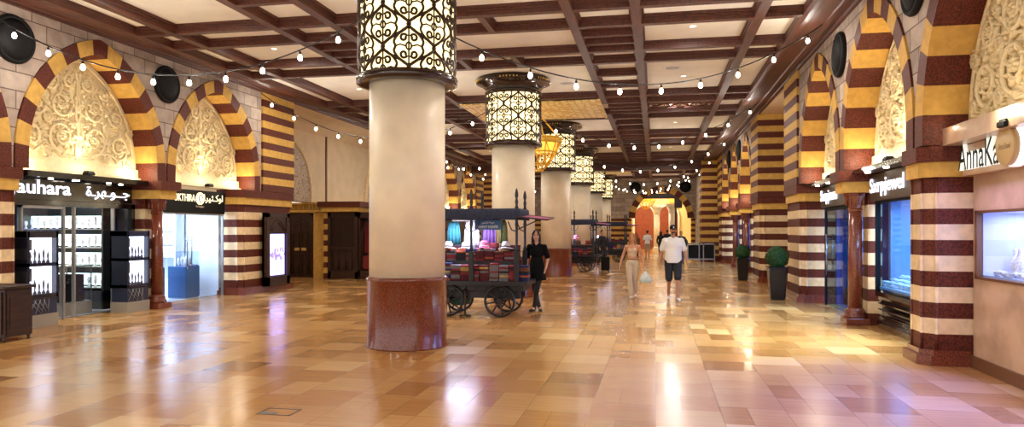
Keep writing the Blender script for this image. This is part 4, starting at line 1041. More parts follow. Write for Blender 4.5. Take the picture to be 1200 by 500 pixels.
t = thing('shopfront', 'blue glass shopfront with a long vertical steel handle on the right', 'shopfront', (FX('R', -.5), 15.85, 0))
m = MB(); m.box(-.03, -1.56, 2.12, .03, 1.56, 2.2); m.box(-.03, -1.56, 0, .03, -1.52, 2.2); m.box(-.03, 1.52, 0, .03, 1.56, 2.2); m.build('frame', M_BLACKM, t)
MB().box(-.006, -1.52, .01, .006, -.1, 2.12).build('glass_pane', M_BGLASS, t)
d_ = MB().box(-.006, -.08, .01, .006, 1.52, 2.12).build('door', M_BGLASS, t)
m = MB(); m.tube([(-.07, 1.2, .7), (-.07, 1.2, 1.6)], .018, 8); m.tube([(0, 1.2, .8), (-.07, 1.2, .8)], .01, 6); m.tube([(0, 1.2, 1.5), (-.07, 1.2, 1.5)], .01, 6); m.build('handle', M_STEEL, d_)
shelf_unit('R', 17.28, -1.7, 1.6, 'lit shelves of white busts on the far side of the blue door shop', M_BWALL, (.55, 1.0, 1.4), mat('blue_shelf_glow', rgb(150, 190, 255), .5, emis=rgb(130, 180, 255), estr=1.6), PI / 2); shelf_unit('R', 16.3, -2.4, 1.3, 'shelves of white busts inside the blue door shop', M_BWALL, (.5, .9, 1.3), M_SCREEN); shelf_unit('R', 12.6, -2.4, 1.4, 'tall shelves of white busts inside the blue window shop', M_BWALL, (.5, .95, 1.4), M_SCREEN)
# farther right shops
for c, lab in ((28.0, 'first far'), (31.83, 'second far'), (35.66, 'farthest')):
    shop_box('R', c - 1.62, c + 1.62, -2.2, M_BWALL, 'wall_shop_' + lab.replace(' ', '_'), 2.6)
    t = thing('shopfront', 'blue lit glass shopfront under the %s arch on the right wall' % lab, 'shopfront', (FX('R', -.5), c, 0))
    m = MB(); m.box(-.03, -1.56, 2.2, .03, 1.56, 2.6); m.box(-.03, -1.56, 0, .03, 1.56, .4); m.box(-.03, -1.56, 0, .03, -1.5, 2.6); m.box(-.03, 1.5, 0, .03, 1.56, 2.6); m.build('frame', M_BLACKM, t)
    MB().box(-.006, -1.5, .4, .006, 1.5, 2.2).build('glass_pane', M_BGLASS, t)
    area((FX('R', -1.2), c, 2.5), 1.0, 110, (.6, .75, 1), name='shop_light')
for c in (36.0, 39.8):
    shop_box('L', c - 1.62, c + 1.62, -2.2, M_TAN, 'wall_shop_left_%d' % c, 2.6)
    t = thing('shopfront', 'lit glass shopfront on the far left wall, %s' % ('nearer one' if c < 38 else 'farther one'), 'shopfront', (FX('L', -.5), c, 0))
    m = MB(); m.box(-.03, -1.56, 2.2, .03, 1.56, 2.6); m.box(-.03, -1.56, 0, .03, -1.5, 2.6); m.box(-.03, 1.5, 0, .03, 1.56, 2.6); m.build('frame', M_BLACKM, t); MB().box(-.006, -1.5, .02, .006, 1.5, 2.2).build('glass_pane', M_GLASS, t)
    area((FX('L', -1.2), c, 2.5), 1.0, 60, (1, .9, .8), name='shop_light')

# arch uplights
for side in 'LR':
    for arcs, a, b_ in ARCH[side]:
        for c in arcs:
            point((FX(side, -.12), c, 2.92), 7, (1, .87, .66), .05, 'uplight')
            for s in (-1, 1): point((FX(side, -.22), c + s * 1.3, 2.92), 11, (1, .87, .60), .04, 'uplight')
            l = bpy.data.lights.new('uplight_spot', 'SPOT'); l.energy = 60; l.color = (1, .87, .60); l.spot_size = 1.75; l.spot_blend = .9; l.shadow_soft_size = .06
            o = bpy.data.objects.new('uplight_spot', l); COL.objects.link(o); o.location = (FX(side, -.22), c, 2.86); o.rotation_euler = (PI, 0, 0)

# ------------------------------------------------------------------ cabinet, planters, floor hatch
t = thing('wooden_cabinet', 'dark carved wooden cabinet with overhanging top at the left picture edge', 'cabinet', (-9.90, 9.36, 0), 0)
m = MB(); m.bbox(-.31, -.25, .07, .31, .25, .80, .01); m.build('body', M_DWOOD, t); MB().bbox(-.35, -.29, .80, .35, .29, .85, .012).build('top', M_DWOOD, t)
for s in (-1, 1):
    d_ = MB(); a, b_ = sorted((s * .01, s * .27)); d_.box(a, -.275, .12, b_, -.25, .76); a2, b2 = sorted((s * .05, s * .23)); d_.box(a2, -.285, .18, b2, -.275, .7); d_ = d_.build('door', M_DWOOD, t)
    MB().ell((s * .035, -.285, .45), (.012, .012, .012), 0, 8, 6).build('knob', M_GOLD, d_)
m = MB(); m.box(.31, -.22, .12, .325, .22, .76); m.box(.325, -.17, .2, .332, .17, .68); m.build('side_panel', M_DWOOD, t)
for a in (-.27, .27):
    for b_ in (-.21, .21): MB().lathe([(.03, 0), (.02, .03), (.035, .07)], a, b_, 10).build('foot', M_DWOOD, t)
M_POT = mat('black_pot', rgb(18, 18, 20), .25, coat=.3); M_LEAF = mat('boxwood', rgb(34, 92, 34), .6, col2=rgb(12, 44, 16), nscale=25)
def planter(x, y, h, w, r, label, dull=False):
    t = thing('potted_topiary', label, 'plant', (x, y, 0)); m = MB(); a, b_ = w * .36, w * .5
    def sq(q, z, c=.03): return [(q - c, -q, z), (q, -q + c, z), (q, q - c, z), (q - c, q, z), (-q + c, q, z), (-q, q - c, z), (-q, -q + c, z), (-q + c, -q, z)]
    m.rings([sq(a, 0), sq(a + .01, .02), sq(b_ - .005, h - .03), sq(b_ + .01, h - .025), sq(b_ + .01, h), sq(b_ - .03, h), sq(b_ - .04, h - .05)], 0, True); m.build('pot', M_POT, t)
    m = MB(); rr = random.Random(int(x * 100)); cz = h + r * .82
    m.ell((0, 0, cz), (r * .93, r * .93, r * .93), 0, 20, 14)
    for k in range(900):
        u = rr.uniform(-1, 1); p = rr.uniform(0, 2 * PI); q = math.sqrt(1 - u * u); n = Vector((q * math.cos(p), q * math.sin(p), u)); c = Vector((0, 0, cz)) + n * r * rr.uniform(.9, 1.0)
        if c.z < h - .01: continue
        tt = n.cross(Vector((rr.uniform(-1, 1), rr.uniform(-1, 1), rr.uniform(-1, 1)))).normalized(); bb = (n.cross(tt) + n * rr.uniform(-.6, .6)).normalized(); s = .022
        m.add([c - tt * s, c + bb * s * 1.4, c + tt * s, c - bb * s * 1.4 + n * .01], [(0, 1, 2, 3)])
    m.build('foliage', M_LEAF, t); MB().tube([(0, 0, h - .06), (0, 0, h + .1)], .03).build('stem', M_DWOOD, t)
planter(2.91, 18.45, .80, .44, .275, 'nearer potted ball topiary in a tall black pot against the striped pier'); planter(2.88, 25.3, .74, .40, .25, 'farther potted ball topiary in a tall black pot on the right'); planter(1.35, 40.6, .62, .5, .42, 'dark bushy potted topiary before the far striped wall block')
tag(shift(MB().box(-3.62, 5.72, .0, -3.28, 5.735, .003).box(-3.62, 5.5, .0, -3.28, 5.515, .003).box(-3.62, 5.5, .0, -3.605, 5.735, .003).box(-3.295, 5.5, 0, -3.28, 5.735, .003).box(-3.6, 5.515, .0, -3.45, 5.6, .002), (-.0, -.55, 0)).build('floor_hatch', mat('hatch_dark', rgb(60, 40, 28), .4)), 'small rectangular floor hatch with a dark frame left of the nearest column', 'floor hatch')
# barrier rails near the far striped block
def barrier(x, y, label):
    t = thing('barrier_stand', label, 'barrier', (x, y, 0)); MB().box(-.7, -.03, .92, .7, .03, 1.0).build('rail', M_STEEL, t); MB().box(-.7, -.02, .12, .7, .02, .2).build('rail', M_STEEL, t)
    for s in (-.68, -.1, .12, .68): MB().box(s - .03, -.03, 0, s + .03, .03, 1.0).build('post', M_STEEL, t)
    MB().box(-.66, .02, .2, .66, .03, .9).build('dark_panel', M_BLACKM, t)
barrier(2.35, 38.9, 'low metal barrier with dark panel in front of the far striped block')
# ------------------------------------------------------------------ carts
M_CARTW = mat('cart_dark_wood', rgb(26, 24, 30), .4, noise=.2, nscale=14); M_CANV = mat('dark_blue_canvas', rgb(34, 40, 66), .75, noise=.35, nscale=22); M_PINK = mat('magenta_lining', rgb(168, 84, 128), .7)
M_BSIGN = mat('blue_sign', rgb(44, 92, 140), .5)
CLOTHC = {'crimson': (138, 44, 52), 'orange': (176, 88, 50), 'navy': (34, 40, 92), 'purple': (98, 66, 124), 'teal': (40, 110, 120), 'mustard': (186, 150, 84), 'pink': (206, 100, 140), 'grey': (120, 116, 122), 'white': (226, 222, 226), 'maroon': (92, 28, 36), 'olive': (110, 112, 60), 'black': (28, 26, 30), 'sky blue': (110, 150, 210), 'brown': (110, 66, 44)}
for k, c in CLOTHC.items(): mat('cloth_' + k, rgb(*c), .8, noise=.3, nscale=40)
def folded_mesh(w, d, h, cname):
    m = MB(); 
    prof = lambda z0, z1, g: [(-w / 2 + g, z0), (w / 2 - g * .3, z0), (w / 2, (z0 + z1) / 2), (w / 2 - g * .3, z1), (-w / 2 + g, z1), (-w / 2 + g * .2, (z0 + z1) / 2)]
    for a, b_ in ((0, h * .48), (h * .5, h * .98)):
        R = []
        for y, q in ((-d / 2, .6), (-d / 2 + .012, 1), (d / 2 - .012, 1), (d / 2, .6)):
            zc = (a + b_) / 2; R.append([(x, y, zc + (z - zc) * q) for x, z in prof(a, b_, .012)])
        m.rings(R, 0, True, True)
    return m.mesh('folded_shawl', MATS['cloth_' + cname])
FM = {k: folded_mesh(.188, .23, .038, k) for k in CLOTHC}
def wheel(parent, x, y):
    R = .29; m = MB(); w = MB()
    m.map
    for k in range(1): 
        ring = [(R * math.cos(2 * PI * j / 32), 0, R * math.sin(2 * PI * j / 32)) for j in range(32)]
        w.tube(ring, .026, 6, 0, True)
    for j in range(8):
        a = 2 * PI * j / 8 + .2; w.tube([(.04 * math.cos(a), 0, .04 * math.sin(a)), (R * math.cos(a), 0, R * math.sin(a))], [.02, .014], 6)
    w.lathe([(.055, -.05), (.06, -.03), (.06, .03), (.04, .07), (.01, .08)], 0, 0, 14)
    n = len(w.v)
    lv = 5 * 14 if False else None
    # hub was made about z: turn that piece about x
    hub = MB(); hub.lathe([(.05, -.06), (.06, -.03), (.06, .03), (.035, .07)], 0, 0, 14); hub.map(lambda a, b_, c: (a, c, b_))
    w2 = MB(); w2.tube(ring, .026, 6, 0, True)
    for j in range(8):
        a = 2 * PI * j / 8 + .2; w2.tube([(.04 * math.cos(a), 0, .04 * math.sin(a)), (R * math.cos(a), 0, R * math.sin(a))], [.02, .014], 6)
    w2.v += []; o0 = len(w2.v); w2.v += hub.v; w2.f += [tuple(i + o0 for i in f) for f in hub.f]; w2.m += hub.m; w2.sm += hub.sm
    o = w2.build('wheel', M_CARTW, parent); o.location = (x, y, R + .026); return o
def cart(x, y, rz, label, sign=True, detail=True):
    t = thing('market_cart', label, 'cart', (x, y, 0), rz)
    for wx in (-.52, .52):
        for wy in (-.42, .42): wheel(t, wx, wy)
    MB().tube([(-.52, -.42, .316), (-.52, .42, .316)], .025).tube([(.52, -.42, .316), (.52, .42, .316)], .025).build('axle', M_CARTW, t)
    m = MB(); m.bbox(-.98, -.36, .50, .98, .36, .66, .01); m.box(-1.08, -.50, .62, 1.08, .50, .70); m.box(-.9, -.30, .36, .9, -.22, .50); m.box(-.9, .22, .36, .9, .30, .50)
    m.box(-.56, -.34, .3, -.48, .34, .5); m.box(.48, -.34, .3, .56, .34, .5)
    for k in range(9): m.box(-.9 + k * .2, -.375, .52, -.76 + k * .2, -.36, .60)
    m.build('bed', M_CARTW, t)
    MB().tube([(-.18, -.4, .55), (-.18, -.42, .03), (-.28, -.42, 0.015)], .022).tube([(-.18, -.42, .03), (-.06, -.42, .015)], .02).build('prop_leg', M_IRON, t)
    MB().bbox(-.5, -.25, .2, -.2, .2, .5, .02).build('green_box', mat('green_box', rgb(14, 74, 54), .5), t)['label'] = 'dark green box slung under the cart bed'
    for px in (-.9, -.04, .86):
        for py in (-.45, .45):
            m = MB(); m.bbox(px - .045, py - .045, .70, px + .045, py + .045, 1.28, .008)
            m.lathe([(.03, 1.28), (.042, 1.31), (.026, 1.36), (.026, 1.75), (.036, 1.8), (.028, 1.86), (.028, 2.1), (.04, 2.12), (.024, 2.17), (.034, 2.24), (.02, 2.30), (.036, 2.36), (.03, 2.42), (.018, 2.47), (.004, 2.5)], px, py, 12); m.build('post', M_CARTW, t)
            if px != -.04 or True:
                b_ = MB()
                for s in (-1, 1):
                    if -1 < px + s * .2 < 1: b_.tube([(px, py, 1.66), (px + s * .1, py, 1.70), (px + s * .17, py, 1.86)], .012, 6)
                b_.build('bracket', M_IRON, t)
    # canvas roof : valance with folds, top, magenta lining
    m = MB(); n = 44; prof = []
    loop = []
    X0, X1, Y0, Y1 = -1.0, .93, -.52, .52
    for k in range(n): loop.append((X0 + (X1 - X0) * k / n, Y0))
    for k in range(24): loop.append((X1, Y0 + (Y1 - Y0) * k / 24))
    for k in range(n): loop.append((X1 - (X1 - X0) * k / n, Y1))
    for k in range(24): loop.append((X0, Y1 - (Y1 - Y0) * k / 24))
    R = []
    for z, amp in ((1.885, .016), (1.97, .010), (2.09, .002)):
        ring = []
        for i, (a, b_) in enumerate(loop):
            d = Vector((a - (-.035), b_ * 2, 0)).normalized(); q = amp * math.cos(i * PI); zz = z - (.02 * math.sin(PI * ((a - X0) % .965) / .965) * -1 if z < 1.95 and abs(b_) > .5 else 0)
            ring.append((a + d.x * q, b_ + d.y * q, zz))
        R.append(ring)
    R.append([(a * .98, b_ * .96, 2.11) for a, b_ in loop])
    m.rings(R, 0, False, True); m.add(R[-1], [tuple(range(len(loop)))]); ro = m.build('canvas_roof', M_CANV, t)
    MB().box(X0 + .02, Y0 + .02, 1.93, X1 - .02, Y1 - .02, 1.94).build('lining', M_PINK, ro)
    m = MB()      # raised side flap on the right
    m.rings([[(.93, -.56, 1.93), (.93, .5, 1.99), (.93, .5, 2.0), (.93, -.56, 1.945)], [(1.42, -.50, 1.885), (1.42, .45, 1.93), (1.42, .45, 1.942), (1.42, -.50, 1.90)]], 0, True); fl_ = m.build('side_flap', M_PINK, t)
    MB().tube([(.86, -.56, 1.95), (1.46, -.52, 1.885), (1.46, .47, 1.935), (.86, .5, 2.0)], .014, 6).tube([(.87, -.46, 1.70), (1.3, -.5, 1.89)], .012, 6).build('flap_frame', M_IRON, fl_)
    if sign:
        s_ = MB().box(-.02 + .02, -.34, 1.70, .54, -.325, 1.89).build('cart_sign', M_BSIGN, t)
        me = 'KHAIMAT KASHMIR'
        lettering(me, .42, .055, M_WHITE, s_, (.05, -.343, 1.73), 'S', .004)
        lettering('\ufeae\ufef4\ufee4\ufeb8\ufedb \ufe94\ufee4\ufef4\ufea7', .26, .06, M_WHITE, s_, (.14, -.343, 1.81), 'S', .004)
        MB().tube([(.05, -.33, 1.89), (.05, -.33, 1.94)], .006).tube([(.5, -.33, 1.89), (.5, -.33, 1.94)], .006).build('hanger', M_IRON, s_)
    return t
def goods(x, y, rz, which, seed, tiers, dense=True):
    rr = random.Random(seed); Rm = Matrix.Rotation(rz, 4, 'Z'); O = Vector((x, y, 0))
    keys = list(CLOTHC); cols_f = ['crimson', 'orange', 'maroon', 'brown', 'navy', 'maroon', 'mustard', 'grey', 'black', 'crimson']; cols_b = ['sky blue', 'purple', 'white', 'white', 'sky blue', 'crimson', 'mustard', 'navy', 'teal', 'pink', 'grey']
    nth = ['first', 'second', 'third', 'fourth', 'fifth', 'sixth', 'seventh', 'eighth', 'ninth', 'tenth', 'eleventh', 'twelfth']
    for ti, (xs, ly, z0, cnt, nm) in enumerate(tiers):
        for si, lx in enumerate(xs):
            base = rr.choice(cols_f if ti == 0 else cols_b); n = cnt + (rr.random() < .4)
            for k in range(n):
                c = base if rr.random() < .45 else rr.choice(cols_f if ti == 0 else cols_b)
                o = link('folded_shawl', FM[c]); p = O + Rm @ Vector((lx + rr.uniform(-.006, .006), ly + rr.uniform(-.003, .003), z0 + k * .0385))
                o.location = p; o.rotation_euler = (0, 0, rz + rr.uniform(-.05, .05)); 
                tag(o, '%s folded shawl, %s from bottom of the %s stack, %s, %s' % (c, nth[k], nth[si], nm, which), 'shawl', 'folded shawls on the ' + which.replace('on the ', ''))
def hat(x, y, z, s, c, label):
    m = MB(); m.lathe([(.15, .012), (.15, .0), (.10, .01), (.085, .03), (.075, .10), (.05, .125), (.005, .125)], 0, 0, 20); m.lathe([(.088, .028), (.090, .045), (.084, .05)], 0, 0, 20, 1); m.map(lambda a, b_, q: (a * s, b_ * s * .9, (q + .012 * math.cos(a * 20)) * s))
    o = m.build('sun_hat', [MATS['cloth_' + c], MATS['cloth_black' if c == 'white' else 'cloth_white']]); o.location = (x, y, z); tag(o, label, 'hat'); return o
CARTS = [(-3.48, 14.05, .0, 'nearest cart'), (-3.25, 29.0, -.06, 'middle cart'), (-2.4, 38.4, -.06, 'farthest cart')]
labs = ['dark wooden market cart of folded shawls with blue canvas roof beside the woman in black', 'dark wooden market cart with blue roof halfway down the hall, behind the third column', 'farthest dark market cart, small, near the end of the column row']
for i, (x, y, rz, nm) in enumerate(CARTS):
    CT = cart(x, y, rz, labs[i], sign=(i == 0))
    fx = [-.98 + .185 * k for k in range(4)] + [-.20 + .185 * k for k in range(7)]
    xs_f = [-.96, -.775, -.59, -.405, -.22, .09, .275, .46, .645, 1.0]
    xs_f = [-.97, -.775, -.58, -.385, -.19, .005, .20, .395, .59, .785, .98]
    # a shelf board carries the second tier
    MB().box(-.84, -.16, .702, .80, .38, 1.08).build('riser', M_CARTW, CT)
    ly = -.285
    if i == 0:
        goods(x, y, rz, 'on the ' + nm, 5, [([q for q in xs_f if abs(q + .04) > .0], -.28, .702, 8, 'front row')], True)
        goods(x, y, rz, 'on the ' + nm, 15, [([-.735, -.54, -.345, -.15, .045, .24, .435, .63], -.03, 1.082, 5, 'upper row')], True)
        goods(x, y, rz, 'on the ' + nm, 25, [([-.7, -.45, -.2, .25, .5, .7], .24, 1.082, 8, 'rearmost row')], True)
    else:
        goods(x, y, rz, 'on the ' + nm, 5 + i, [([-.72, -.52, -.32, .13, .34, .54, .70], -.285, .702, 6 if i == 1 else 5, 'front row')])
        goods(x, y, rz, 'on the ' + nm, 15 + i, [([-.6, -.2, .2, .6], -.03, 1.082, 5 if i == 1 else 4, 'upper row')])
    Rm = Matrix.Rotation(rz, 3, 'Z')
    H = [(-.62, -.03, 'white', 1.0, 'left'), (-.28, .0, 'white', .95, 'second from left'), (.12, -.04, 'pink', 1.15, 'middle pink brimmed'), (.56, -.02, 'white', 1.05, 'right')]
    if i == 1: H = H[:3]
    if i == 2: H = H[:1]
    for a, b_, c, s, w in H:
        zt = 1.082 + .0385 * 6 + .012 if i < 2 else 1.26
        if i == 0 and c == 'pink': zt += .0
        p = Vector((x, y, 0)) + Rm @ Vector((a, b_, zt)); hat(p.x, p.y, p.z, s, c, '%s sun hat on top of the goods on the %s' % (w + ' ' + c if 'pink' not in w else w, nm))
    # hanging lamp under the roof
    t = thing('cart_lamp', 'small cool white lamp under the roof of the ' + nm, 'lamp', (x - .3, y, 1.88)); MB().bbox(-.25, -.03, 0, .25, .03, .045, .005).build('housing', M_SILV, t); MB().box(-.24, -.025, -.006, .24, .025, 0).build('tube', M_WSIGN, t)
    area((x - .3, y - .02, 1.86), .9, 42, (.68, .72, 1), name='cart_light', sy=.3)
# draped scarves hanging inside the nearest cart
def hanging_scarf(x, y, z0, z1, w, c, label):
    m = MB(); n = 14; R = []
    for z, s in ((z1, .35), (z1 - .06, .7), ((z0 + z1) / 2, .9), (z0, 1.0)):
        R.append([(w * s * (k / n - .5), .02 * math.sin(k * 1.7) + .012, z) for k in range(n + 1)] + [(w * s * (k / n - .5), .02 * math.sin(k * 1.7) - .012, z) for k in range(n, -1, -1)])
    m.rings(R, 0, True, True); o = m.build('hanging_scarf', MATS['cloth_' + c]); o.location = (x, y, 0); tag(o, label, 'scarf')
hanging_scarf(-3.52 + .18, 14.42, 1.35, 1.92, .3, 'purple', 'purple scarf hanging at the back of the nearest cart, left of the blue sign'); hanging_scarf(-3.72, 14.42, 1.35, 1.92, .34, 'white', 'white scarf hanging at the back of the nearest cart'); hanging_scarf(-4.1, 14.42, 1.4, 1.92, .3, 'teal', 'teal scarf hanging at the back left of the nearest cart'); hanging_scarf(-3.05, 14.42, 1.42, 1.9, .2, 'olive', 'pale green scarf hanging below the blue sign of the nearest cart')
t = thing('suitcase', 'black wheeled case standing right of the middle cart', 'suitcase', (-1.98, 29.3, 0)); MB().bbox(-.17, -.12, .05, .17, .12, .6, .03).build('shell', M_BLACKM, t); MB().tube([(-.1, 0, .6), (-.1, 0, .85), (.1, 0, .85), (.1, 0, .6)], .012).build('handle', M_STEEL, t); MB().ell((-.12, 0, .027), (.027, .02, .027), 0, 8, 6).build('castor', M_BLACKM, t); MB().ell((.12, 0, .027), (.027, .02, .027), 0, 8, 6).build('castor', M_BLACKM, t)

# ------------------------------------------------------------------ people
SK = {}
def skin(n, c): return mat('skin_' + n, rgb(*c), .5)
def cap_(m, p, q, r1, r2, n=14, mi=0, fl=1.0):
    p, q = Vector(p), Vector(q); d = q - p; L = d.length
    if L < 1e-6: return
    d.normalize(); pts = []; rr = []
    for k in (0, 1, 2): a = PI / 2 * (k / 3); pts.append(p - d * r1 * math.cos(a)); rr.append(max(r1 * math.sin(a), r1 * .05))
    for k in range(5): t = k / 4; pts.append(p + d * L * t); rr.append(r1 + (r2 - r1) * t)
    for k in (2, 1, 0): a = PI / 2 * (k / 3); pts.append(q + d * r2 * math.cos(a)); rr.append(max(r2 * math.sin(a), r2 * .05))
    m.tube(pts, rr, n, mi)
def remesh(m, name, mat_, parent, vox=.008, smooth=4):
    me = m.mesh(name, mat_); o = bpy.data.objects.new(name, me); COL.objects.link(o)
    md = o.modifiers.new('r', 'REMESH'); md.mode = 'VOXEL'; md.voxel_size = vox; md.use_smooth_shade = True
    if smooth: s = o.modifiers.new('s', 'SMOOTH'); s.iterations = smooth; s.factor = .5
    bpy.context.view_layer.update(); dg = bpy.context.evaluated_depsgraph_get()
    me2 = bpy.data.meshes.new_from_object(o.evaluated_get(dg)); me2.name = name
    bpy.data.objects.remove(o); me2.materials.clear(); me2.materials.append(mat_)
    for p in me2.polygons: p.use_smooth = True
    return link(name, me2, parent)
def hand(m, w, d, side, s=1.0, curl=.5, vox=.005):
    # w wrist, d direction of the hand ; side +1 person's left (thumb forward = -y)
    w = Vector(w); d = Vector(d).normalized(); f = Vector((0, -1, 0)); f = (f - d * f.dot(d)).normalized(); n = d.cross(f) * side
    c = w + d * .045 * s
    for k in range(4): q = f * (.024 - .016 * k) * s; cap_(m, w + d * .015 * s + q * .6, w + d * .085 * s + q, .013 * s, .0115 * s, 8)
    for k, L in enumerate((.068, .076, .07, .055)):
        q = f * (.027 - .018 * k) * s; b0 = w + d * .085 * s + q; b1 = b0 + (d + n * curl * .35) * L * .5 * s; b2 = b1 + (d * .8 + n * curl) * L * .5 * s
        cap_(m, b0, b1, .0095 * s, .009 * s, 7); cap_(m, b1, b2, .009 * s, .0075 * s, 7)
    t0 = w + d * .03 * s + f * .028 * s; t1 = t0 + (d * .8 + f * .7) * .032 * s; t2 = t1 + (d + f * .1) * .03 * s
    cap_(m, w + d * .02 * s, t0, .014 * s, .012 * s, 7); cap_(m, t0, t1, .012 * s, .0105 * s, 7); cap_(m, t1, t2, .0105 * s, .008 * s, 7)
def person(label, x, y, rz, H, skc, J, dress, hair, shoes, group=None, vox=.008, build=1.0, name='person', yaw=0.0):
    """J: joints in units of a 1.75 m figure facing -y ; dress: list of callables(m-factory)"""
    t = thing(name, label, 'person', (x, y, 0), rz, group); s = H / 1.75; t.scale = (s, s, s); sk = skin(*skc)
    D = dict(hipL=(.09, 0, .92), hipR=(-.09, 0, .92), kneeL=(.10, -.02, .50), kneeR=(-.10, -.02, .50), ankL=(.10, .02, .09), ankR=(-.10, .02, .09),
             shL=(.168, 0, 1.395), shR=(-.168, 0, 1.395), elL=(.24, .03, 1.14), elR=(-.24, .03, 1.14), wrL=(.25, -.05, .90), wrR=(-.25, -.05, .90), head=(0, -.015, 1.635), toeL=None, toeR=None)
    D.update(J); b = build
    hw = D['head']
    m = MB()
    m.ell((0, 0, .97), (.155 * b, .105 * b, .11), 0, 20, 12); m.ell((0, .0, 1.1), (.125 * b, .09 * b, .13), 0, 20, 12); m.ell((0, .0, 1.29), (.16 * b, .105 * b, .17), 0, 20, 12); cap_(m, (-.11, 0, 1.395), (.11, 0, 1.395), .055, .055); cap_(m, (0, .01, 1.47), (.13, .0, 1.41), .04, .035); cap_(m, (0, .01, 1.47), (-.13, .0, 1.41), .04, .035)
    cap_(m, (0, .01, 1.42), (hw[0] * .7, hw[1] * .5, 1.56), .052, .048)
    for sd in 'LR':
        h, k, a = Vector(D['hip' + sd]), Vector(D['knee' + sd]), Vector(D['ank' + sd])
        cap_(m, h, k, .085 * b, .054); cap_(m, k, a, .05, .034); m.ell(tuple(k.lerp(a, .3) + Vector((0, .018, 0))), (.046, .05, .11), 0, 12, 8)
        tv = D['toe' + sd] or (a.x * 1.15, a.y - .15, a.z - .06); cap_(m, a - Vector((0, 0, .03)), tv, .034, .026)
        S, E, W_ = Vector(D['sh' + sd]), Vector(D['el' + sd]), Vector(D['wr' + sd])
        m.ell(tuple(S), (.055 * b, .052, .055), 0, 12, 8); cap_(m, S, E, .048 * b, .038); cap_(m, E, W_, .038, .024)
        hand(m, W_, (W_ - E), 1 if sd == 'L' else -1)
    Rh = Matrix.Rotation(yaw, 3, 'Z'); hc = Vector(hw)
    def hp(v): return tuple(hc + Rh @ Vector(v))
    m.ell(hp((0, .005, .02)), (.074, .093, .105), 0, 20, 14, Rh); m.ell(hp((0, -.012, -.045)), (.056, .068, .072), 0, 16, 12, Rh)
    cap_(m, hp((0, -.088, .012)), hp((0, -.106, -.022)), .010, .014, 8); cap_(m, hp((-.018, -.078, -.06)), hp((.018, -.078, -.06)), .008, .008, 8); m.ell(hp((0, -.066, -.095)), (.022, .02, .018), 0, 8, 6)
    cap_(m, hp((-.035, -.083, .035)), hp((-.012, -.088, .032)), .008, .008, 8); cap_(m, hp((.035, -.083, .035)), hp((.012, -.088, .032)), .008, .008, 8)
    for s_ in (-1, 1): m.ell(hp((s_ * .075, .01, -.005)), (.012, .02, .032), 0, 8, 8, Rh)
    body = remesh(m, 'body', sk, t, min(vox, .0062) if vox < .01 else vox, 2)
    if vox < .01:
        for s_ in (-1, 1):
            MB().ell(hp((s_ * .029, -.079, .014)), (.012, .008, .007), 0, 10, 8).build('eye', mat('eye_dark', rgb(40, 26, 20), .3), t)
            MB().tube([hp((s_ * .014, -.092, .034)), hp((s_ * .03, -.09, .040)), hp((s_ * .045, -.078, .034))], .0035, 5).build('eyebrow', mat('brow', rgb(50, 34, 24), .8), t)
        MB().tube([hp((-.022, -.083, -.058)), hp((0, -.09, -.060)), hp((.022, -.083, -.058))], .0055, 6).build('lips', mat('lips', rgb(160, 70, 66), .5), t)
    for nm, mt, fn in dress:
        mm = MB(); fn(mm, D, hp); remesh(mm, nm, mt, t, vox, 7)
    if hair:
        mm = MB(); hair[1](mm, D, hp); remesh(mm, 'hair', hair[0], t, vox, 3)
    for sd in 'LR':
        a = Vector(D['ank' + sd]); tv = Vector(D['toe' + sd] or (a.x * 1.15, a.y - .15, a.z - .06)); mm = MB(); h_ = a + Vector((0, .035, -.045))
        cap_(mm, h_, a + Vector((0, 0, -.03)), .036, .04); cap_(mm, h_, tv, .036, .036); 
        mm.v = [(p[0], p[1], max(p[2], 0.003)) for p in mm.v]; remesh(mm, 'shoe', shoes, t, vox, 2)
    return t
def torso(m, b=1.0, g=.014, top=1.46, bot=.95):
    m.ell((0, 0, .98), (.155 * b + g, .105 * b + g, .11), 0, 20, 12) if bot < 1 else None
    m.ell((0, 0, 1.1), (.13 * b + g, .092 * b + g, .14), 0, 20, 12); m.ell((0, 0, 1.29), (.162 * b + g, .108 * b + g, .165), 0, 20, 12)
def cut(m, zmin=-9, zmax=9):
    m.v = [(p[0], p[1], min(max(p[2], zmin), zmax)) for p in m.v]
def legs(m, D, g, t0=0, t1=1.0, flare=0.0, calf=1.0):
    for sd in 'LR':
        h, k, a = Vector(D['hip' + sd]), Vector(D['knee' + sd]), Vector(D['ank' + sd])
        if t1 <= 1: cap_(m, h, h.lerp(k, t1), .085 + g, .054 + g + flare)
        else: cap_(m, h, k, .085 + g, .056 + g); cap_(m, k, k.lerp(a, t1 - 1), .054 + g, .040 + g + flare)
def sleeves(m, D, g, t1, b=1.0):
    for sd in 'LR':
        S, E, W_ = Vector(D['sh' + sd]), Vector(D['el' + sd]), Vector(D['wr' + sd]); m.ell(tuple(S), (.054 * b + g, .052 + g, .052 + g), 0, 12, 8)
        if t1 <= 1: cap_(m, S, S.lerp(E, t1), .05 * b + g, .046 * b + g)
        else: cap_(m, S, E, .05 * b + g, .04 + g); cap_(m, E, E.lerp(W_, t1 - 1), .04 + g, .03 + g)
    cap_(m, (-.11, 0, 1.395), (.11, 0, 1.395), .055 + g, .055 + g); cap_(m, (0, .012, 1.455), (.13, 0, 1.405), .038 + g, .036 + g); cap_(m, (0, .012, 1.455), (-.13, 0, 1.405), .038 + g, .036 + g)
M_BDRESS = mat('black_dress', rgb(9, 8, 10), .9, spec=.2); M_TIGHT = mat('black_tights', rgb(22, 18, 20), .6); M_BSHOE = mat('black_shoe', rgb(14, 13, 14), .35); M_WSHOE = mat('white_sneaker', rgb(232, 230, 226), .5)
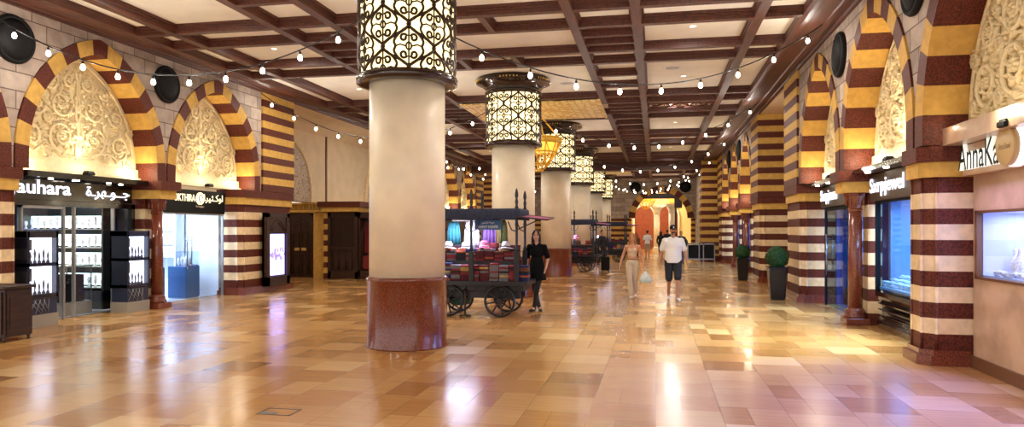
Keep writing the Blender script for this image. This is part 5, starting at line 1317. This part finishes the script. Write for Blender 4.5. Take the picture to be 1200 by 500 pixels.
M_HAIRB = mat('dark_hair', rgb(26, 18, 14), .45, noise=.3, nscale=60); M_HAIRBL = mat('blond_hair', rgb(176, 122, 62), .5, noise=.35, nscale=50); M_TEE = mat('white_tee', rgb(236, 232, 226), .85); M_SHORT = mat('charcoal_shorts', rgb(38, 40, 46), .85)
M_BEIGE = mat('beige_trousers', rgb(206, 186, 158), .8); M_BTOP = mat('beige_top', rgb(214, 184, 152), .8)
# woman in black beside the nearest cart
def dress_black(m, D, hp):
    torso(m, .92, .014); sleeves(m, D, .012, .85)
    m.rings([[(a * math.cos(q), b_ * math.sin(q), z) for q in [2 * PI * k / 26 for k in range(26)]] for a, b_, z in ((.13, .10, 1.15), (.165, .125, 1.0), (.19, .15, .85), (.215, .18, .68), (.20, .17, .675))], 0, True, True)
def tights(m, D, hp): legs(m, D, .004, 0, 1.95)
def long_hair(length, w=.085, back=.04):
    def f(m, D, hp):
        m.ell(hp((0, .022, .035)), (.086, .092, .105), 0, 18, 12)
        for s_ in (-1, 1): cap_(m, hp((s_ * .062, .0, .05)), hp((s_ * .078, .0, -.06)), .028, .026); cap_(m, hp((s_ * .078, .0, -.06)), hp((s_ * .085, .0, -length)), .027, .018); cap_(m, hp((s_ * .035, -.066, .098)), hp((s_ * .07, -.045, .03)), .018, .02)
        cap_(m, hp((0, .06, .0)), hp((0, back + .02, -length)), .07, .05)
    return f
def short_hair(m, D, hp):
    m.ell(hp((0, .02, .05)), (.082, .09, .085), 0, 18, 12); m.ell(hp((0, .05, .0)), (.076, .06, .07), 0, 14, 10)
person('woman in a short black dress and black tights standing right of the nearest cart', -2.43, 14.85, -.12, 1.68, ('light', (206, 160, 134)),
       dict(kneeL=(.02, -.05, .50), kneeR=(-.055, .0, .49), ankL=(-.05, -.02, .085), ankR=(.045, .04, .085), toeL=(-.10, -.14, .03), toeR=(.12, -.09, .03), elL=(.235, .06, 1.15), elR=(-.235, .05, 1.15), wrL=(.20, .0, .93), wrR=(-.21, -.06, .93), head=(-.01, -.02, 1.635)),
       [('dress', M_BDRESS, dress_black), ('tights', M_TIGHT, tights)], (M_HAIRB, long_hair(.33)), M_BSHOE, yaw=.25)
# walking man
def tee(m, D, hp): torso(m, 1.2, .016); sleeves(m, D, .020, .72, 1.05); R_ = [[(a * math.cos(q), b_ * math.sin(q), z) for q in [2 * PI * k / 26 for k in range(26)]] for a, b_, z in ((.165, .12, 1.33), (.19, .14, 1.2), (.195, .15, 1.05), (.20, .145, .9), (.195, .14, .88))]; m.rings(R_, 0, True, True)
def shorts(m, D, hp): m.ell((0, 0, .93), (.185, .135, .11), 0, 18, 10); legs(m, D, .022, 0, .93, .012)
def capf(m, D, hp): m.ell(hp((0, .01, .065)), (.086, .096, .075), 0, 18, 12)
tman = person('man in a white t-shirt, black cap and dark shorts walking toward the camera', .42, 17.75, .08, 1.80, ('tan', (190, 134, 104)),
       dict(hipL=(.10, 0, .92), hipR=(-.10, 0, .92), kneeL=(.09, -.15, .52), ankL=(.08, -.16, .09), toeL=(.10, -.33, .045), kneeR=(-.10, -.04, .49), ankR=(-.09, .17, .15), toeR=(-.10, .03, .04), shL=(.185, 0, 1.395), shR=(-.185, 0, 1.395), elL=(.275, .05, 1.13), elR=(-.275, .06, 1.13), wrL=(.31, -.06, .90), wrR=(-.33, -.04, .90), head=(0, -.03, 1.635)),
       [('t_shirt', M_TEE, tee), ('shorts', M_SHORT, shorts), ('cap', M_BLACKM, capf)], None, M_WSHOE, build=1.16, yaw=.1)
m = MB(); m.rings([[(.075 * math.cos(a), -.075 - .07 * math.sin(a) * q, 1.675 - .02 * q) for a in [PI * k / 10 for k in range(11)]] for q in (.2, 1.0)] , 0, False, True, False); 
m = MB(); m.ell((0, -.125, 1.67), (.072, .075, .011), 0, 16, 6); m.build('cap_brim', M_BLACKM, tman)
m = MB(); m.ell((0, -.085, 1.585 ), (.046, .035, .03), 0, 14, 8); m.ell((0, -.06, 1.56), (.052, .035, .035), 0, 14, 8); m.build('beard', M_HAIRB, tman)
MB().ell((0, -.118, 1.712), (.018, .006, .016), 0, 10, 6).build('cap_badge', M_WHITE, tman)
# walking woman
def ctop(m, D, hp):
    m.ell((0, 0, 1.28), (.150, .108, .14), 0, 20, 12); m.ell((0, -.0, 1.17), (.125, .098, .08), 0, 20, 12); m.ell((-.065, -.07, 1.30), (.06, .05, .06), 0, 12, 8); m.ell((.065, -.07, 1.30), (.06, .05, .06), 0, 12, 8)
    for s_ in (-1, 1): cap_(m, (s_ * .08, -.03, 1.38), (s_ * .11, .0, 1.455), .018, .016); cap_(m, (s_ * .08, .04, 1.38), (s_ * .11, .0, 1.455), .018, .016)
def trous(m, D, hp): m.ell((0, 0, .97), (.168, .122, .12), 0, 18, 10); legs(m, D, .016, 0, 1.9, .014)
tw = person('blond woman in a beige top and pale trousers walking with a plastic bag', -.56, 18.15, -.05, 1.60, ('warm', (206, 150, 118)),
       dict(kneeL=(.07, .0, .50), ankL=(.07, .19, .14), toeL=(.08, .06, .04), kneeR=(-.055, -.14, .52), ankR=(-.03, -.14, .09), toeR=(-.03, -.30, .045), elL=(.25, .07, 1.16), elR=(-.26, .06, 1.16), wrL=(.30, -.03, .92), wrR=(-.33, -.02, .90), head=(0, -.02, 1.635)),
       [('top', M_BTOP, ctop), ('trousers', M_BEIGE, trous)], (M_HAIRBL, long_hair(.30, .1)), M_WSHOE, build=.96, yaw=.0)
MB().tube([(.125 * math.cos(2 * PI * k / 20), .095 * math.sin(2 * PI * k / 20), 1.055) for k in range(20)], .012, 6, 0, True).build('belt', mat('brown_belt', rgb(120, 80, 50), .5), tw)
# plastic bag
hx, hy, hz = -.56 + .30 * .914 + .012, 18.15 - .05, .92 * .914 - .085
t = thing('plastic_bag', 'white and pale green plastic bag carried by the blond woman', 'bag', (hx + .03, hy - .01, hz - .38))
m = MB(); R = []
for z, a, b_ in ((0, .10, .04), (.015, .145, .06), (.10, .15, .065), (.20, .10, .045), (.25, .055, .03), (.29, .03, .02)):
    R.append([(a * math.cos(q) * (1 + .08 * math.cos(5 * q)), b_ * math.sin(q) * (1 + .25 * math.sin(5 * q + z * 20)), z + .012 * math.sin(3 * q) * (z > .01)) for q in [2 * PI * k / 20 for k in range(20)]])
m.rings(R, 0, True, True); m.build('sack', mat('bag_plastic', rgb(232, 236, 232), .4, col2=rgb(186, 214, 190), nscale=14), t)
m = MB()
for s_ in (-1, 1): m.tube([(s_ * .03, 0, .27), (s_ * .025, 0, .34), (-.03, .0, .39)], .006, 5)
m.build('handles', MATS['bag_plastic'], t)
# distant people
def far(label, x, y, rz, H, top, bottom, hairf, step, skc=('tan', (190, 134, 104)), short=False, shoes=None):
    M_t = mat('far_top_%d' % (top[0] * 7 + top[1]), rgb(*top), .8); M_b = mat('far_bottom_%d' % (bottom[0] * 7 + bottom[1]), rgb(*bottom), .8)
    def tp(m, D, hp): torso(m, 1.05, .02); sleeves(m, D, .018, .8 if short else 1.8)
    def bt(m, D, hp): m.ell((0, 0, .95), (.17, .125, .12), 0, 14, 8); legs(m, D, .02, 0, .95 if short else 1.9)
    person(label, x, y, rz, H, skc, dict(kneeL=(.09, -.1 * step, .5), ankL=(.09, -.2 * step, .09), kneeR=(-.09, .04 * step, .5), ankR=(-.09, .22 * step, .12)), [('top', M_t, tp), ('trousers' if not short else 'shorts', M_b, bt)], (M_HAIRB, hairf), shoes or M_BSHOE, vox=.014)
far('dark clothed person walking between the middle cart and the fourth column', -2.45, 34.0, .9, 1.68, (22, 20, 24), (20, 20, 26), short_hair, 1)
far('passer-by in a white t-shirt and shorts seen from behind near the archway', -.45, 42.5, PI, 1.66, (232, 228, 222), (170, 150, 120), short_hair, .6, short=True)
far('left one of two dark dressed people standing under the far archway', .33, 46.5, 2.9, 1.60, (20, 20, 26), (18, 18, 22), long_hair(.25), .2)
far('right one of two dark dressed people standing under the far archway', .75, 47.6, 3.3, 1.70, (26, 24, 32), (20, 20, 26), short_hair, .3)
far('person in a dark top and grey trousers behind the walking man on his right', 1.28, 37.5, .2, 1.62, (34, 34, 42), (70, 72, 84), short_hair, .5)
far('person in a brown top far back, just left of the blond woman', -1.15, 45.0, .4, 1.5, (120, 80, 50), (60, 44, 36), long_hair(.2), .2)

# ------------------------------------------------------------------ light
area((-.4, 59.5, 5.9), 3.0, 560, (1, .86, .52), name='golden_room_light')
for i in range(1, 6):      # glow of the lit drums
    pass
w = bpy.data.worlds.new('world'); sc.world = w; w.use_nodes = True
w.node_tree.nodes['Background'].inputs['Color'].default_value = (1.0, .96, .91, 1); w.node_tree.nodes['Background'].inputs['Strength'].default_value = 1.1
sc.view_settings.view_transform = 'Standard'; sc.view_settings.look = 'None'; sc.view_settings.gamma = 1; sc.view_settings.use_curve_mapping = False
sc.view_settings.exposure = EXPO
